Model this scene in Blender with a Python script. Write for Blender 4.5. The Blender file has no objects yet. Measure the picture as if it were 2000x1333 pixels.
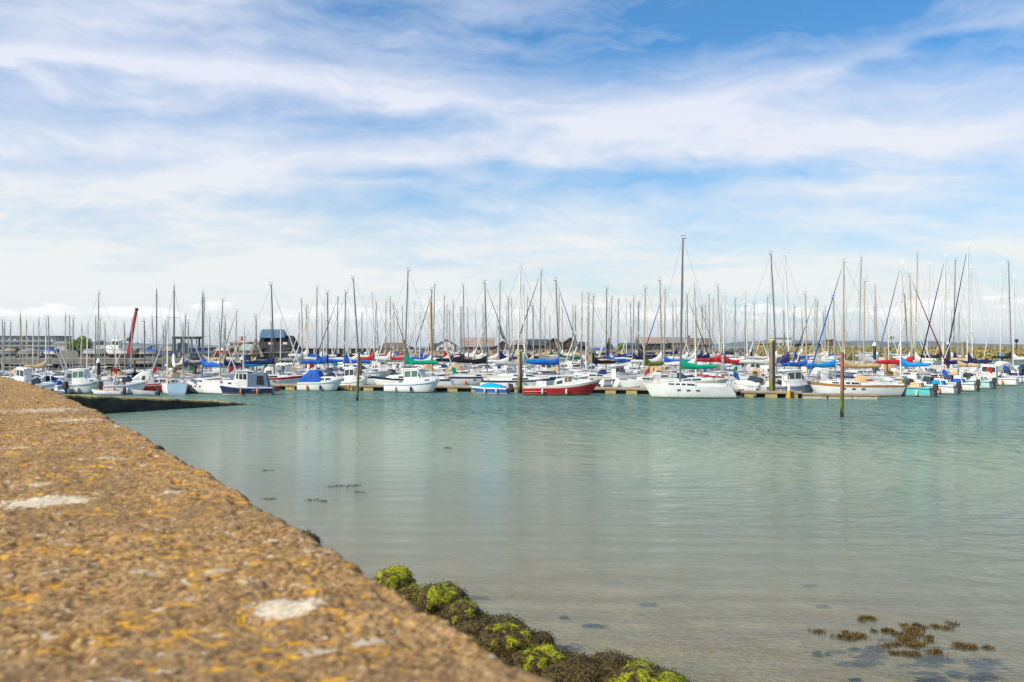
import bpy, math, random
import numpy as np
from mathutils import Vector, Matrix, noise

random.seed(7)
R = math.radians
scene = bpy.context.scene
COL = scene.collection

# ------------------------------------------------------------------ camera, sky, sun, exposure
CAM_Z, FPX, HOR = 5.1, 1944.0, 676.0
cam_data = bpy.data.cameras.new("camera")
cam = bpy.data.objects.new("camera", cam_data)
COL.objects.link(cam)
cam.location = (0, 0, CAM_Z)
cam.rotation_euler = (R(90) + math.atan(9.5 / FPX), 0, 0)
cam_data.lens = 35.0
cam_data.sensor_width = 36.0
cam_data.clip_start = 0.05
cam_data.clip_end = 30000
cam_data.dof.use_dof = True
cam_data.dof.focus_distance = 75
cam_data.dof.aperture_fstop = 5.0
scene.camera = cam

SUN_EL, SUN_AZ = R(41), R(-121)          # azimuth from +Y towards +X: the sun stands left of and a little behind the camera
to_sun = Vector((math.sin(SUN_AZ) * math.cos(SUN_EL), math.cos(SUN_AZ) * math.cos(SUN_EL), math.sin(SUN_EL)))
sun_data = bpy.data.lights.new("sun", 'SUN')
sun_data.energy = 5.0
sun_data.angle = R(0.55)
sun_data.color = (1.0, 0.92, 0.76)
sun = bpy.data.objects.new("sun", sun_data)
COL.objects.link(sun)
sun.rotation_euler = (-to_sun).to_track_quat('-Z', 'Y').to_euler()

scene.view_settings.view_transform = 'Standard'
scene.view_settings.look = 'None'
scene.view_settings.gamma = 1.0
scene.view_settings.exposure = 0.22
scene.render.engine = 'CYCLES'
scene.cycles.max_bounces = 6
scene.cycles.diffuse_bounces = 2
scene.cycles.glossy_bounces = 3
scene.cycles.transparent_max_bounces = 8
scene.cycles.caustics_reflective = False
scene.cycles.caustics_refractive = False
scene.cycles.use_denoising = True


class NT:
    """short hand for building node trees"""
    def __init__(s, tree):
        s.t = tree; s.n = tree.nodes; s.l = tree.links

    def node(s, kind, **kw):
        n = s.n.new(kind)
        for k, v in kw.items():
            setattr(n, k, v)
        return n

    def put(s, sock, v):
        if hasattr(v, 'is_linked') or isinstance(v, bpy.types.NodeSocket):
            s.l.new(v, sock)
        else:
            sock.default_value = v

    def math(s, op, a, b=None, c=None, clamp=False):
        n = s.n.new('ShaderNodeMath'); n.operation = op; n.use_clamp = clamp
        s.put(n.inputs[0], a)
        if b is not None: s.put(n.inputs[1], b)
        if c is not None: s.put(n.inputs[2], c)
        return n.outputs[0]

    def ss(s, x, lo, hi):
        n = s.n.new('ShaderNodeMapRange'); n.interpolation_type = 'SMOOTHSTEP'
        s.put(n.inputs[0], x); s.put(n.inputs[1], lo); s.put(n.inputs[2], hi)
        return n.outputs[0]

    def mapr(s, x, a, b, c, d):
        n = s.n.new('ShaderNodeMapRange'); n.clamp = True
        for i, v in enumerate((x, a, b, c, d)): s.put(n.inputs[i], v)
        return n.outputs[0]

    def mix(s, f, a, b, mode='MIX'):
        n = s.n.new('ShaderNodeMix'); n.data_type = 'RGBA'; n.blend_type = mode
        s.put(n.inputs[0], f); s.put(n.inputs[6], a); s.put(n.inputs[7], b)
        return n.outputs[2]

    def noise(s, vec, scale, detail=4, rough=0.55, dist=0.0, out=0):
        n = s.n.new('ShaderNodeTexNoise')
        if vec is not None: s.l.new(vec, n.inputs['Vector'])
        n.inputs['Scale'].default_value = scale; n.inputs['Detail'].default_value = detail
        n.inputs['Roughness'].default_value = rough; n.inputs['Distortion'].default_value = dist
        return n.outputs[out]

    def mapping(s, vec, scale=(1, 1, 1), rot=(0, 0, 0), loc=(0, 0, 0)):
        n = s.n.new('ShaderNodeMapping')
        s.l.new(vec, n.inputs[0]); n.inputs[1].default_value = loc
        n.inputs[2].default_value = rot; n.inputs[3].default_value = scale
        return n.outputs[0]

    def curve(s, x, pts):
        n = s.n.new('ShaderNodeFloatCurve')
        c = n.mapping.curves[0]
        n.mapping.use_clip = False
        while len(c.points) > 2: c.points.remove(c.points[0])
        c.points[0].location = pts[0]; c.points[1].location = pts[-1]
        for p in pts[1:-1]: c.points.new(*p)
        n.mapping.update()
        s.put(n.inputs['Value'], x)
        return n.outputs[0]


def rgba(c):
    return (c[0], c[1], c[2], 1.0)


# ---- the sky: Nishita air with thin cirrus veils laid out by direction (azimuth, elevation)
world = bpy.data.worlds.new("World")
scene.world = world
world.use_nodes = True
w = NT(world.node_tree)
w.n.clear()
sky = w.node('ShaderNodeTexSky', sky_type='NISHITA', sun_disc=False)
sky.sun_elevation = SUN_EL
sky.sun_rotation = SUN_AZ
sky.air_density = 1.0; sky.dust_density = 0.6; sky.ozone_density = 2.2
tc = w.node('ShaderNodeTexCoord')
sep = w.node('ShaderNodeSeparateXYZ'); w.l.new(tc.outputs['Generated'], sep.inputs[0])
dx, dy, dz = sep.outputs
az = w.math('ARCTAN2', dx, dy)
el = w.math('ARCSINE', dz)
# cloud sheet seen in perspective
den = w.math('ADD', w.math('MAXIMUM', dz, 0.0), 0.11)
comb = w.node('ShaderNodeCombineXYZ')
w.l.new(w.math('DIVIDE', dx, den), comb.inputs[0]); w.l.new(w.math('DIVIDE', dy, den), comb.inputs[1])
sheet = comb.outputs[0]
warp = w.noise(sheet, 0.55, 3, 0.5)
wcol = w.noise(sheet, 0.8, 4, 0.55, 0.0, 1)
wv_ = w.node('ShaderNodeVectorMath', operation='MULTIPLY_ADD'); w.l.new(wcol, wv_.inputs[0]); wv_.inputs[1].default_value = (0.38, 0.30, 0); w.l.new(sheet, wv_.inputs[2])
swirl = wv_.outputs[0]
n_big = w.noise(w.mapping(swirl, (0.62, 0.95, 1), (0, 0, R(14))), 1.25, 5, 0.55, 0.0)
cang = w.node('ShaderNodeCombineXYZ'); w.l.new(az, cang.inputs[0]); w.l.new(el, cang.inputs[1])
wang = w.node('ShaderNodeVectorMath', operation='MULTIPLY_ADD'); w.l.new(w.noise(cang.outputs[0], 5.0, 4, 0.6, 0.0, 1), wang.inputs[0]); wang.inputs[1].default_value = (0.10, 0.10, 0); w.l.new(cang.outputs[0], wang.inputs[2])
n_str = w.noise(w.mapping(wang.outputs[0], (3.2, 11.0, 1), (0, 0, R(7))), 1.6, 8, 0.62, 0.0)
f_a = w.noise(w.mapping(wang.outputs[0], (4.0, 34.0, 1), (0, 0, R(-17))), 1.0, 7, 0.66, 0.0)
f_b = w.noise(w.mapping(wang.outputs[0], (5.0, 40.0, 1), (0, 0, R(24))), 1.0, 7, 0.66, 0.0)
n_fib = w.math('ADD', w.math('MULTIPLY', f_a, 0.5), w.math('MULTIPLY', f_b, 0.5))
# angles to picture-free units: a = 0..1 over azimuth -0.55..0.55, e = elevation / 0.36
a01 = w.mapr(az, -0.55, 0.55, 0.0, 1.0)
wob = w.math('MULTIPLY', w.math('SUBTRACT', n_big, 0.5), 0.05)
wob2 = w.math('MULTIPLY', w.math('SUBTRACT', n_str, 0.5), 0.03)
elw = w.math('ADD', el, w.math('ADD', wob, wob2))


def A(px): return (math.atan((px - 1000) / FPX) + 0.55) / 1.1
def E(px, py):
    return math.atan((HOR - py) / FPX * math.cos(math.atan((px - 1000) / FPX)))


def band(pts, wid):
    """soft ridge along a curve of (px, py) directions, half width (px, w in pixels)"""
    c = w.curve(a01, [(A(p[0]), E(*p)) for p in pts])
    ww = w.curve(a01, [(A(p[0]), p[1] / FPX) for p in wid])
    d = w.math('DIVIDE', w.math('SUBTRACT', elw, c), ww)
    return w.math('POWER', 2.718, w.math('MULTIPLY', w.math('MULTIPLY', d, d), -1.0))


b_main = band([(-200, 110), (0, 92), (200, 112), (430, 140), (700, 175), (1000, 210), (1300, 235), (1700, 250), (2300, 270)],
              [(-200, 26), (0, 16), (250, 24), (500, 34), (800, 40), (1100, 60), (1500, 90), (2300, 110)])
b_arm = band([(-200, 400), (600, 330), (1000, 285), (1300, 225), (1500, 170), (1700, 105), (1850, 60), (2100, -10)],
             [(-200, 40), (600, 40), (1100, 36), (1500, 24), (1700, 15), (1850, 12), (2100, 20)])
b_hook = band([(-200, 40), (0, 112), (120, 165), (260, 230), (2300, 900)], [(-200, 14), (0, 12), (120, 16), (300, 30), (2300, 40)])
hook = w.math('MULTIPLY', b_hook, w.ss(az, -0.40, -0.45))
b_low = band([(-200, 280), (300, 270), (700, 310), (1000, 300), (1500, 290), (2300, 260)],
             [(-200, 60), (300, 40), (700, 30), (1000, 20), (1500, 30), (2300, 40)])
b_blue1 = band([(-200, 200), (300, 225), (700, 250), (870, 300), (1150, 345), (1500, 350), (1800, 372), (2300, 340)],
               [(-200, 22), (300, 14), (700, 16), (870, 20), (1150, 20), (1500, 26), (2300, 20)])
pl = w.math('MULTIPLY', w.ss(w.math('ABSOLUTE', w.math('ADD', az, 0.268)), 0.055, 0.0), w.ss(el, 0.18, 0.3))
plume = w.math('MULTIPLY', pl, w.ss(n_big, 0.36, 0.62))
veil = w.ss(el, 0.20, 0.025)                          # whitening towards the horizon
veil = w.math('MULTIPLY', veil, 0.74)
streak = w.math('ADD', w.math('MULTIPLY', w.ss(n_str, 0.34, 0.72), 0.46), w.math('MULTIPLY', w.ss(n_fib, 0.42, 0.62), 0.20))
bigc = w.math('MULTIPLY', w.ss(n_big, 0.34, 0.68), 0.46)
left = w.math('MULTIPLY', w.ss(az, 0.25, -0.5), 0.20)  # thicker veil towards the sun's side
dens = w.math('ADD', streak, bigc)
dens = w.math('ADD', dens, left)
dens = w.math('ADD', dens, veil)
dens = w.math('ADD', dens, w.math('MULTIPLY', b_main, 0.55))
dens = w.math('ADD', dens, w.math('MULTIPLY', b_arm, 0.30))
dens = w.math('ADD', dens, w.math('MULTIPLY', hook, 0.34))
dens = w.math('ADD', dens, w.math('MULTIPLY', b_low, 0.16))
dens = w.math('ADD', dens, w.math('MULTIPLY', w.math('MULTIPLY', plume, w.ss(n_str, 0.3, 0.6)), 0.36))
dens = w.math('SUBTRACT', dens, w.math('MULTIPLY', b_blue1, 0.12))
dens = w.math('SUBTRACT', dens, w.math('MULTIPLY', w.ss(w.math('ADD', el, w.math('MULTIPLY', az, 0.12)), 0.235, 0.33), 0.38))
dens = w.math('MULTIPLY', dens, 0.80)
dens = w.math('MINIMUM', w.math('MAXIMUM', dens, 0.0), 0.97)
# small fair-weather cumulus low over the horizon
cmb2 = w.node('ShaderNodeCombineXYZ')
w.l.new(w.math('MULTIPLY', az, 9.0), cmb2.inputs[0]); w.l.new(w.math('MULTIPLY', el, 34.0), cmb2.inputs[1])
n_cu = w.noise(cmb2.outputs[0], 1.6, 5, 0.5)
cu_base = w.ss(el, 0.022, 0.030)
cu_top = w.ss(w.math('SUBTRACT', w.math('ADD', 0.006, w.math('MULTIPLY', n_cu, 0.064)), el), -0.001, 0.004)
cu = w.math('MULTIPLY', w.math('MULTIPLY', cu_base, cu_top), w.ss(n_cu, 0.44, 0.56))
tint = w.mix(1.0, sky.outputs[0], (0.46, 0.93, 1.24, 1), 'MULTIPLY')
air = w.node('ShaderNodeVectorMath', operation='SCALE'); w.l.new(tint, air.inputs[0]); air.inputs['Scale'].default_value = 0.106
c_hi = (0.70, 0.73, 0.83, 1); c_lo = (0.79, 0.80, 0.785, 1)
ccol = w.mix(w.ss(el, 0.05, 0.26), c_lo, c_hi)
skyc = w.mix(dens, air.outputs[0], ccol)
skyc = w.mix(w.math('MULTIPLY', cu, 0.75), skyc, (0.97, 0.965, 0.955, 1))
skyc = w.mix(w.math('MULTIPLY', w.ss(el, 0.030, 0.008), 0.35), skyc, (0.70, 0.735, 0.77, 1))
bg = w.node('ShaderNodeBackground'); w.l.new(skyc, bg.inputs[0]); bg.inputs[1].default_value = 1.0
wo = w.node('ShaderNodeOutputWorld'); w.l.new(bg.outputs[0], wo.inputs[0])


# ------------------------------------------------------------------ materials
MATS = {}


def mat(name, col, rough=0.5, var=0.12, scale=6.0, metal=0.0, spec=0.5, bump=0.0, col2=None, stretch=None, coat=0.0, grime=0.0):
    if name in MATS: return MATS[name]
    m = bpy.data.materials.new(name); m.use_nodes = True
    MATS[name] = m
    t = NT(m.node_tree); b = m.node_tree.nodes['Principled BSDF']
    tc = t.node('ShaderNodeTexCoord'); v = tc.outputs['Object']
    if stretch: v = t.mapping(v, stretch)
    n = t.noise(v, scale, 5, 0.6)
    f = t.ss(n, 0.3, 0.7)
    c2 = col2 or tuple(c * (1 - var * 2) for c in col)
    c = t.mix(f, rgba(c2), rgba(col))
    oi = t.node('ShaderNodeObjectInfo')
    c = t.mix(t.math('MULTIPLY', oi.outputs['Random'], 0.18 if var > 0.05 else 0.06), c, rgba(tuple(x * 0.55 for x in col)))
    if grime:      # tide scum above the water line and rusty weeps down the topsides
        sz = t.node('ShaderNodeSeparateXYZ'); t.l.new(tc.outputs['Object'], sz.inputs[0])
        g1 = t.noise(t.mapping(tc.outputs['Object'], (5, 5, 0.7)), 1.0, 4, 0.6); g2 = t.noise(tc.outputs['Object'], 2.5, 4, 0.6)
        low = t.ss(t.math('ADD', sz.outputs[2], t.math('MULTIPLY', t.math('SUBTRACT', g2, 0.5), 0.4)), 0.42, 0.06)
        c = t.mix(t.math('MULTIPLY', t.math('MAXIMUM', low, t.math('MULTIPLY', t.ss(g1, 0.60, 0.78), 0.55)), grime), c, (0.26, 0.22, 0.13, 1))
    t.l.new(c, b.inputs['Base Color'])
    b.inputs['Roughness'].default_value = rough
    b.inputs['Metallic'].default_value = metal
    b.inputs['Specular IOR Level'].default_value = spec
    b.inputs['Coat Weight'].default_value = coat
    if bump:
        bn = t.node('ShaderNodeBump'); bn.inputs['Strength'].default_value = bump
        bn.inputs['Distance'].default_value = 0.05
        t.l.new(n, bn.inputs['Height']); t.l.new(bn.outputs[0], b.inputs['Normal'])
    return m


def canvas(name, col): return mat('canvas_' + name, col, 0.85, 0.12, 3.0, bump=0.5, spec=0.2)
def paint(name, col): return mat('paint_' + name, col, 0.30, 0.05, 1.3, spec=0.5, grime=0.42)


WHITE = paint('white', (0.80, 0.80, 0.78)); CREAM = paint('cream', (0.78, 0.73, 0.60))
HULLC = {'white': WHITE, 'cream': CREAM, 'navy': paint('navy', (0.012, 0.022, 0.075)), 'red': paint('red', (0.50, 0.016, 0.022)),
         'grey': paint('grey', (0.42, 0.44, 0.45)), 'green': paint('green', (0.03, 0.16, 0.10)), 'blue': paint('blue', (0.03, 0.12, 0.42)),
         'turquoise': paint('turquoise', (0.12, 0.50, 0.50)), 'pale blue': paint('pale_blue', (0.42, 0.60, 0.74)),
         'pale green': paint('pale_green', (0.45, 0.66, 0.60)), 'black': paint('black', (0.02, 0.02, 0.024)),
         'orange': paint('orange', (0.75, 0.20, 0.05)), 'yellow': paint('yellow', (0.78, 0.52, 0.06)), 'wood': mat('varnish', (0.50, 0.24, 0.07), 0.3, 0.2, 3.0, stretch=(1, 8, 8))}
ANTI = {'blue': paint('antifoul_blue', (0.02, 0.06, 0.20)), 'green': paint('antifoul_green', (0.02, 0.22, 0.16)), 'black': paint('antifoul_black', (0.015, 0.018, 0.02)),
        'red': paint('antifoul_red', (0.20, 0.02, 0.02))}
COVER = {'blue': canvas('blue', (0.02, 0.12, 0.52)), 'bright blue': canvas('bright_blue', (0.01, 0.26, 0.66)), 'navy': canvas('navy', (0.012, 0.022, 0.10)),
         'black': canvas('black', (0.014, 0.014, 0.018)), 'green': canvas('green', (0.0, 0.36, 0.20)), 'olive green': canvas('olive', (0.13, 0.19, 0.02)),
         'red': canvas('red', (0.56, 0.03, 0.035)), 'tan': canvas('tan', (0.62, 0.42, 0.22)), 'white': canvas('white', (0.74, 0.73, 0.69)),
         'cyan': canvas('cyan', (0.0, 0.40, 0.66)), 'purple': canvas('purple', (0.055, 0.045, 0.16)), 'dark green': canvas('dark_green', (0.01, 0.10, 0.065)),
         'grey': canvas('grey', (0.34, 0.36, 0.39)), 'maroon': canvas('maroon', (0.22, 0.015, 0.025)), 'pink': canvas('pink', (0.66, 0.22, 0.20)),
         'slate blue': canvas('slate', (0.16, 0.22, 0.32)), 'orange': canvas('orange', (0.80, 0.26, 0.06))}
GLASS = mat('dark_glass', (0.035, 0.045, 0.05), 0.08, 0.1, 2.0, spec=0.8)
GREENGLASS = mat('green_glass', (0.07, 0.17, 0.14), 0.08, 0.1, 2.0, spec=0.8)
DECK = mat('deck_paint', (0.70, 0.69, 0.64), 0.7, 0.08, 3.0)
TEAK = mat('teak', (0.42, 0.25, 0.12), 0.65, 0.2, 2.0, stretch=(1, 10, 4))
SOLE = mat('cockpit_sole', (0.30, 0.26, 0.20), 0.8)
STEEL = mat('steel', (0.62, 0.63, 0.64), 0.35, 0.1, 5.0, metal=0.6)
MASTC = {'silver': mat('mast_silver', (0.38, 0.37, 0.34), 0.45, 0.12, 1.0, metal=0.25), 'white': mat('mast_white', (0.80, 0.78, 0.72), 0.4, 0.06, 1.0),
         'dark': mat('mast_dark', (0.10, 0.10, 0.10), 0.45, 0.1, 1.0), 'wood': mat('mast_wood', (0.62, 0.33, 0.07), 0.35, 0.15, 1.0),
         'grey': mat('mast_grey', (0.17, 0.17, 0.165), 0.45, 0.1, 1.0), 'tan': mat('mast_tan', (0.50, 0.41, 0.29), 0.45, 0.1, 1.0)}
WIRE = mat('wire', (0.30, 0.30, 0.30), 0.4, 0.1, 1.0, metal=0.5)
RUBBER = mat('rubber', (0.02, 0.02, 0.022), 0.7)
FENDER = [mat('fender_white', (0.75, 0.75, 0.72), 0.5), mat('fender_navy', (0.02, 0.03, 0.12), 0.5), mat('fender_orange', (0.85, 0.24, 0.06), 0.5)]
CONC = mat('concrete', (0.36, 0.34, 0.30), 0.9, 0.2, 1.2, bump=0.3)


# ------------------------------------------------------------------ mesh helpers
class MB:
    def __init__(s): s.v = []; s.f = []; s.m = []

    def add(s, vs, fs, mi=0):
        o = len(s.v); s.v += [tuple(v) for v in vs]
        s.f += [tuple(i + o for i in f) for f in fs]; s.m += [mi] * len(fs)
        return s

    def box(s, c, d, mi=0, rz=0.0, top=1.0, topy=None):
        topy = top if topy is None else topy
        ca, sa = math.cos(rz), math.sin(rz); vs = []
        for z, kx, ky in ((-.5, 1, 1), (.5, top, topy)):
            for x, y in ((-.5, -.5), (.5, -.5), (.5, .5), (-.5, .5)):
                px, py = x * d[0] * kx, y * d[1] * ky
                vs.append((c[0] + px * ca - py * sa, c[1] + px * sa + py * ca, c[2] + z * d[2]))
        return s.add(vs, [(3, 2, 1, 0), (4, 5, 6, 7), (0, 1, 5, 4), (1, 2, 6, 5), (2, 3, 7, 6), (3, 0, 4, 7)], mi)

    def tube(s, pts, rad, n=6, mi=0, caps=True, squash=None):
        pts = [Vector(p) for p in pts]
        if not hasattr(rad, '__len__'): rad = [rad] * len(pts)
        vs = []; fs = []; up = None
        for i, p in enumerate(pts):
            t = (pts[min(i + 1, len(pts) - 1)] - pts[max(i - 1, 0)]).normalized()
            if up is None: up = Vector((0, 0, 1)) if abs(t.z) < 0.9 else Vector((1, 0, 0))
            a = t.cross(up).normalized(); b = a.cross(t).normalized()
            k = squash[i] if squash else 1.0
            for j in range(n):
                q = 2 * math.pi * (j + .5) / n
                vs.append(p + a * math.cos(q) * rad[i] + b * math.sin(q) * rad[i] * k)
        for i in range(len(pts) - 1):
            for j in range(n):
                fs.append((i * n + j, i * n + (j + 1) % n, (i + 1) * n + (j + 1) % n, (i + 1) * n + j))
        if caps:
            fs.append(tuple(range(n))[::-1]); fs.append(tuple((len(pts) - 1) * n + j for j in range(n)))
        return s.add(vs, fs, mi)

    def loft(s, rings, mi=0, closed=True, caps=(True, True), mis=None):
        n = len(rings[0]); vs = [p for r in rings for p in r]; o = len(s.v)
        s.v += [tuple(p) for p in vs]
        for i in range(len(rings) - 1):
            for j in range(n if closed else n - 1):
                s.f.append((o + i * n + j, o + i * n + (j + 1) % n, o + (i + 1) * n + (j + 1) % n, o + (i + 1) * n + j))
                s.m.append(mis[j] if mis else mi)
        if caps[0]: s.f.append(tuple(o + j for j in range(n))[::-1]); s.m.append(mi)
        if caps[1]: s.f.append(tuple(o + (len(rings) - 1) * n + j for j in range(n))); s.m.append(mi)
        return s

    def slab(s, quad, u0, u1, v0, v1, off=0.006, th=0.02, mi=0):
        """thin pane lying on a four-cornered face (bl, br, tr, tl seen from outside)"""
        q = [Vector(p) for p in quad]
        nrm = (q[1] - q[0]).cross(q[3] - q[0]).normalized()

        def P(u, v): return (q[0] * (1 - u) + q[1] * u) * (1 - v) + (q[3] * (1 - u) + q[2] * u) * v
        base = [P(u0, v0), P(u1, v0), P(u1, v1), P(u0, v1)]
        vs = [p - nrm * (th - off) for p in base] + [p + nrm * off for p in base]
        return s.add(vs, [(3, 2, 1, 0), (4, 5, 6, 7), (0, 1, 5, 4), (1, 2, 6, 5), (2, 3, 7, 6), (3, 0, 4, 7)], mi)

    def sphere(s, c, r, nu=8, nv=5, mi=0):
        rings = []
        for i in range(1, nv):
            th = math.pi * i / nv
            rings.append([(c[0] + r[0] * math.sin(th) * math.cos(2 * math.pi * j / nu), c[1] + r[1] * math.sin(th) * math.sin(2 * math.pi * j / nu), c[2] - r[2] * math.cos(th)) for j in range(nu)])
        return s.loft(rings, mi)

    def mesh(s, name, mats, smooth=35):
        me = bpy.data.meshes.new(name)
        me.from_pydata(s.v, [], s.f)
        for m in mats: me.materials.append(m)
        if len(mats) > 1: me.polygons.foreach_set('material_index', s.m)
        if smooth:
            me.polygons.foreach_set('use_smooth', [True] * len(s.f))
            me.set_sharp_from_angle(angle=R(smooth))
        me.update()
        return me


def obj(name, me, parent=None, loc=(0, 0, 0), rz=0.0, mats=None, rot=None):
    o = bpy.data.objects.new(name, me)
    COL.objects.link(o)
    if parent is not None: o.parent = parent
    o.location = loc
    o.rotation_euler = rot if rot else (0, 0, rz)
    if mats:
        for i, m in enumerate(mats):
            if m is not None and i < len(o.material_slots):
                o.material_slots[i].link = 'OBJECT'; o.material_slots[i].material = m
    return o


def tag(o, label, cat, group=None, kind=None):
    if label: o['label'] = label
    if cat: o['category'] = cat
    if group: o['group'] = group
    if kind: o['kind'] = kind
    return o


def empty(name, loc, rz=0.0, label=None, cat=None, group=None):
    o = obj(name, None, None, loc, rz)
    o.empty_display_size = 0.3
    return tag(o, label, cat, group)


def part(name, mb, mats, parent, smooth=35, **kw):
    mats = mats if isinstance(mats, (list, tuple)) else [mats]
    return obj(name, mb.mesh(name, mats, smooth), parent, **kw)


def structure(o): o['kind'] = 'structure'; return o


def at(px, py, d):
    return Vector(((px - 1000) / FPX * d, d, CAM_Z + (HOR - py) / FPX * d))


def X(px, d): return (px - 1000) / FPX * d
def Z(py, d): return CAM_Z + (HOR - py) / FPX * d

# ------------------------------------------------------------------ water and sea bed
def bed_depth(x, y):
    """metres of water over the sand: shelving gently away from the foot of the wall"""
    s = (y - 13.0) + 0.35 * (x + 2)
    return 0.22 + 0.022 * max(s, 0) + 0.00085 * max(s, 0) ** 2


def grid_mesh(name, xs, ys, zf, mats, smooth=True):
    vs = [(x, y, zf(x, y)) for y in ys for x in xs]
    n = len(xs)
    fs = [(j * n + i, j * n + i + 1, (j + 1) * n + i + 1, (j + 1) * n + i) for j in range(len(ys) - 1) for i in range(n - 1)]
    me = bpy.data.meshes.new(name); me.from_pydata(vs, [], fs)
    for m in mats: me.materials.append(m)
    if smooth: me.polygons.foreach_set('use_smooth', [True] * len(fs))
    return me


m = bpy.data.materials.new('sea_water'); m.use_nodes = True
t = NT(m.node_tree); t.n.clear()
geo = t.node('ShaderNodeNewGeometry'); pos = geo.outputs['Position']
sp = t.node('ShaderNodeSeparateXYZ'); t.l.new(pos, sp.inputs[0])
sdist = t.math('ADD', t.math('SUBTRACT', sp.outputs[1], 13.0), t.math('MULTIPLY', t.math('ADD', sp.outputs[0], 2.0), 0.35))
sdist = t.math('MAXIMUM', sdist, 0.0)
depth = t.math('ADD', t.math('ADD', 0.22, t.math('MULTIPLY', sdist, 0.022)), t.math('MULTIPLY', t.math('MULTIPLY', sdist, sdist), 0.00085))
turb = t.math('SUBTRACT', 1.0, t.math('POWER', 2.718, t.math('MULTIPLY', t.math('MAXIMUM', t.math('SUBTRACT', depth, 0.2), 0.0), -0.95)))
# wind ripples, finer chop and long low swells
wv1 = t.noise(t.mapping(pos, (1.0, 1.35, 1), (0, 0, R(-12))), 1.0, 3, 0.55, 0.3)
wv2 = t.noise(t.mapping(pos, (2.2, 6.0, 1), (0, 0, R(-9))), 1.0, 3, 0.55, 0.3)
wv3 = t.noise(t.mapping(pos, (7.0, 16.0, 1), (0, 0, R(14))), 1.0, 2, 0.5)
swl = t.node('ShaderNodeTexWave', wave_type='BANDS', bands_direction='Y')
t.l.new(t.mapping(pos, (0.05, 0.19, 1), (0, 0, R(5))), swl.inputs[0])
swl.inputs['Scale'].default_value = 1.0; swl.inputs['Distortion'].default_value = 7.0; swl.inputs['Detail'].default_value = 2; swl.inputs['Detail Scale'].default_value = 1.2
patch = t.noise(t.mapping(pos, (0.02, 0.05, 1)), 1.0, 3, 0.5)
rough_zone = t.math('MULTIPLY', t.ss(t.math('ADD', sp.outputs[1], t.math('MULTIPLY', sp.outputs[0], 1.1)), 28.0, 88.0), t.mapr(patch, 0.35, 0.65, 0.7, 1.3))
calm = t.mapr(rough_zone, 0.0, 1.0, 0.035, 1.25)
h = t.math('ADD', t.math('MULTIPLY', wv1, 0.42), t.math('MULTIPLY', wv2, 0.10))
wv0 = t.noise(t.mapping(pos, (0.42, 0.55, 1), (0, 0, R(8))), 1.0, 3, 0.6, 0.3)
h = t.math('ADD', h, t.math('MULTIPLY', wv0, 0.95))
h = t.math('MULTIPLY', h, calm)
h = t.math('ADD', h, t.math('MULTIPLY', t.math('MULTIPLY', wv3, 0.017), t.mapr(sp.outputs[1], 12.0, 40.0, 0.5, 1.0)))
h = t.math('ADD', h, t.math('MULTIPLY', swl.outputs['Fac'], 0.010))
bn = t.node('ShaderNodeBump'); bn.inputs['Strength'].default_value = 1.0; bn.inputs['Distance'].default_value = 1.0
t.l.new(h, bn.inputs['Height'])
deepc = t.mix(t.ss(depth, 0.25, 1.3), (0.35, 0.32, 0.165, 1), (0.27, 0.33, 0.225, 1))
deepc = t.mix(t.ss(depth, 1.0, 6.0), deepc, (0.118, 0.215, 0.182, 1))
deepc = t.mix(t.math('MULTIPLY', t.ss(patch, 0.4, 0.7), 0.35), deepc, (0.085, 0.168, 0.148, 1))
dif = t.node('ShaderNodeBsdfDiffuse'); t.l.new(deepc, dif.inputs[0]); t.l.new(bn.outputs[0], dif.inputs['Normal'])
tra = t.node('ShaderNodeBsdfTransparent'); tra.inputs[0].default_value = (0.97, 0.98, 0.96, 1)
body = t.node('ShaderNodeMixShader'); t.l.new(turb, body.inputs[0]); t.l.new(tra.outputs[0], body.inputs[1]); t.l.new(dif.outputs[0], body.inputs[2])
gls = t.node('ShaderNodeBsdfGlossy'); gls.inputs['Roughness'].default_value = 0.06; gls.inputs[0].default_value = (0.97, 0.98, 0.96, 1)
t.l.new(bn.outputs[0], gls.inputs['Normal'])
fr = t.node('ShaderNodeFresnel'); fr.inputs[0].default_value = 1.333; t.l.new(bn.outputs[0], fr.inputs['Normal'])
frs = t.math('MINIMUM', t.math('MULTIPLY', fr.outputs[0], 0.80), 0.74)
ms = t.node('ShaderNodeMixShader'); t.l.new(frs, ms.inputs[0]); t.l.new(body.outputs[0], ms.inputs[1]); t.l.new(gls.outputs[0], ms.inputs[2])
out = t.node('ShaderNodeOutputMaterial'); t.l.new(ms.outputs[0], out.inputs[0])
WATER = m

ys = [-30, 0, 10, 20, 40, 80, 160, 320, 640, 1280, 3000, 7000, 14000, 24000]
xs = [-24000, -7000, -2000, -600, -200, -60, -20, 0, 20, 60, 200, 600, 2000, 7000, 24000]
water = structure(obj('water', grid_mesh('water', xs, ys, lambda x, y: 0.0, [WATER])))

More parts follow.
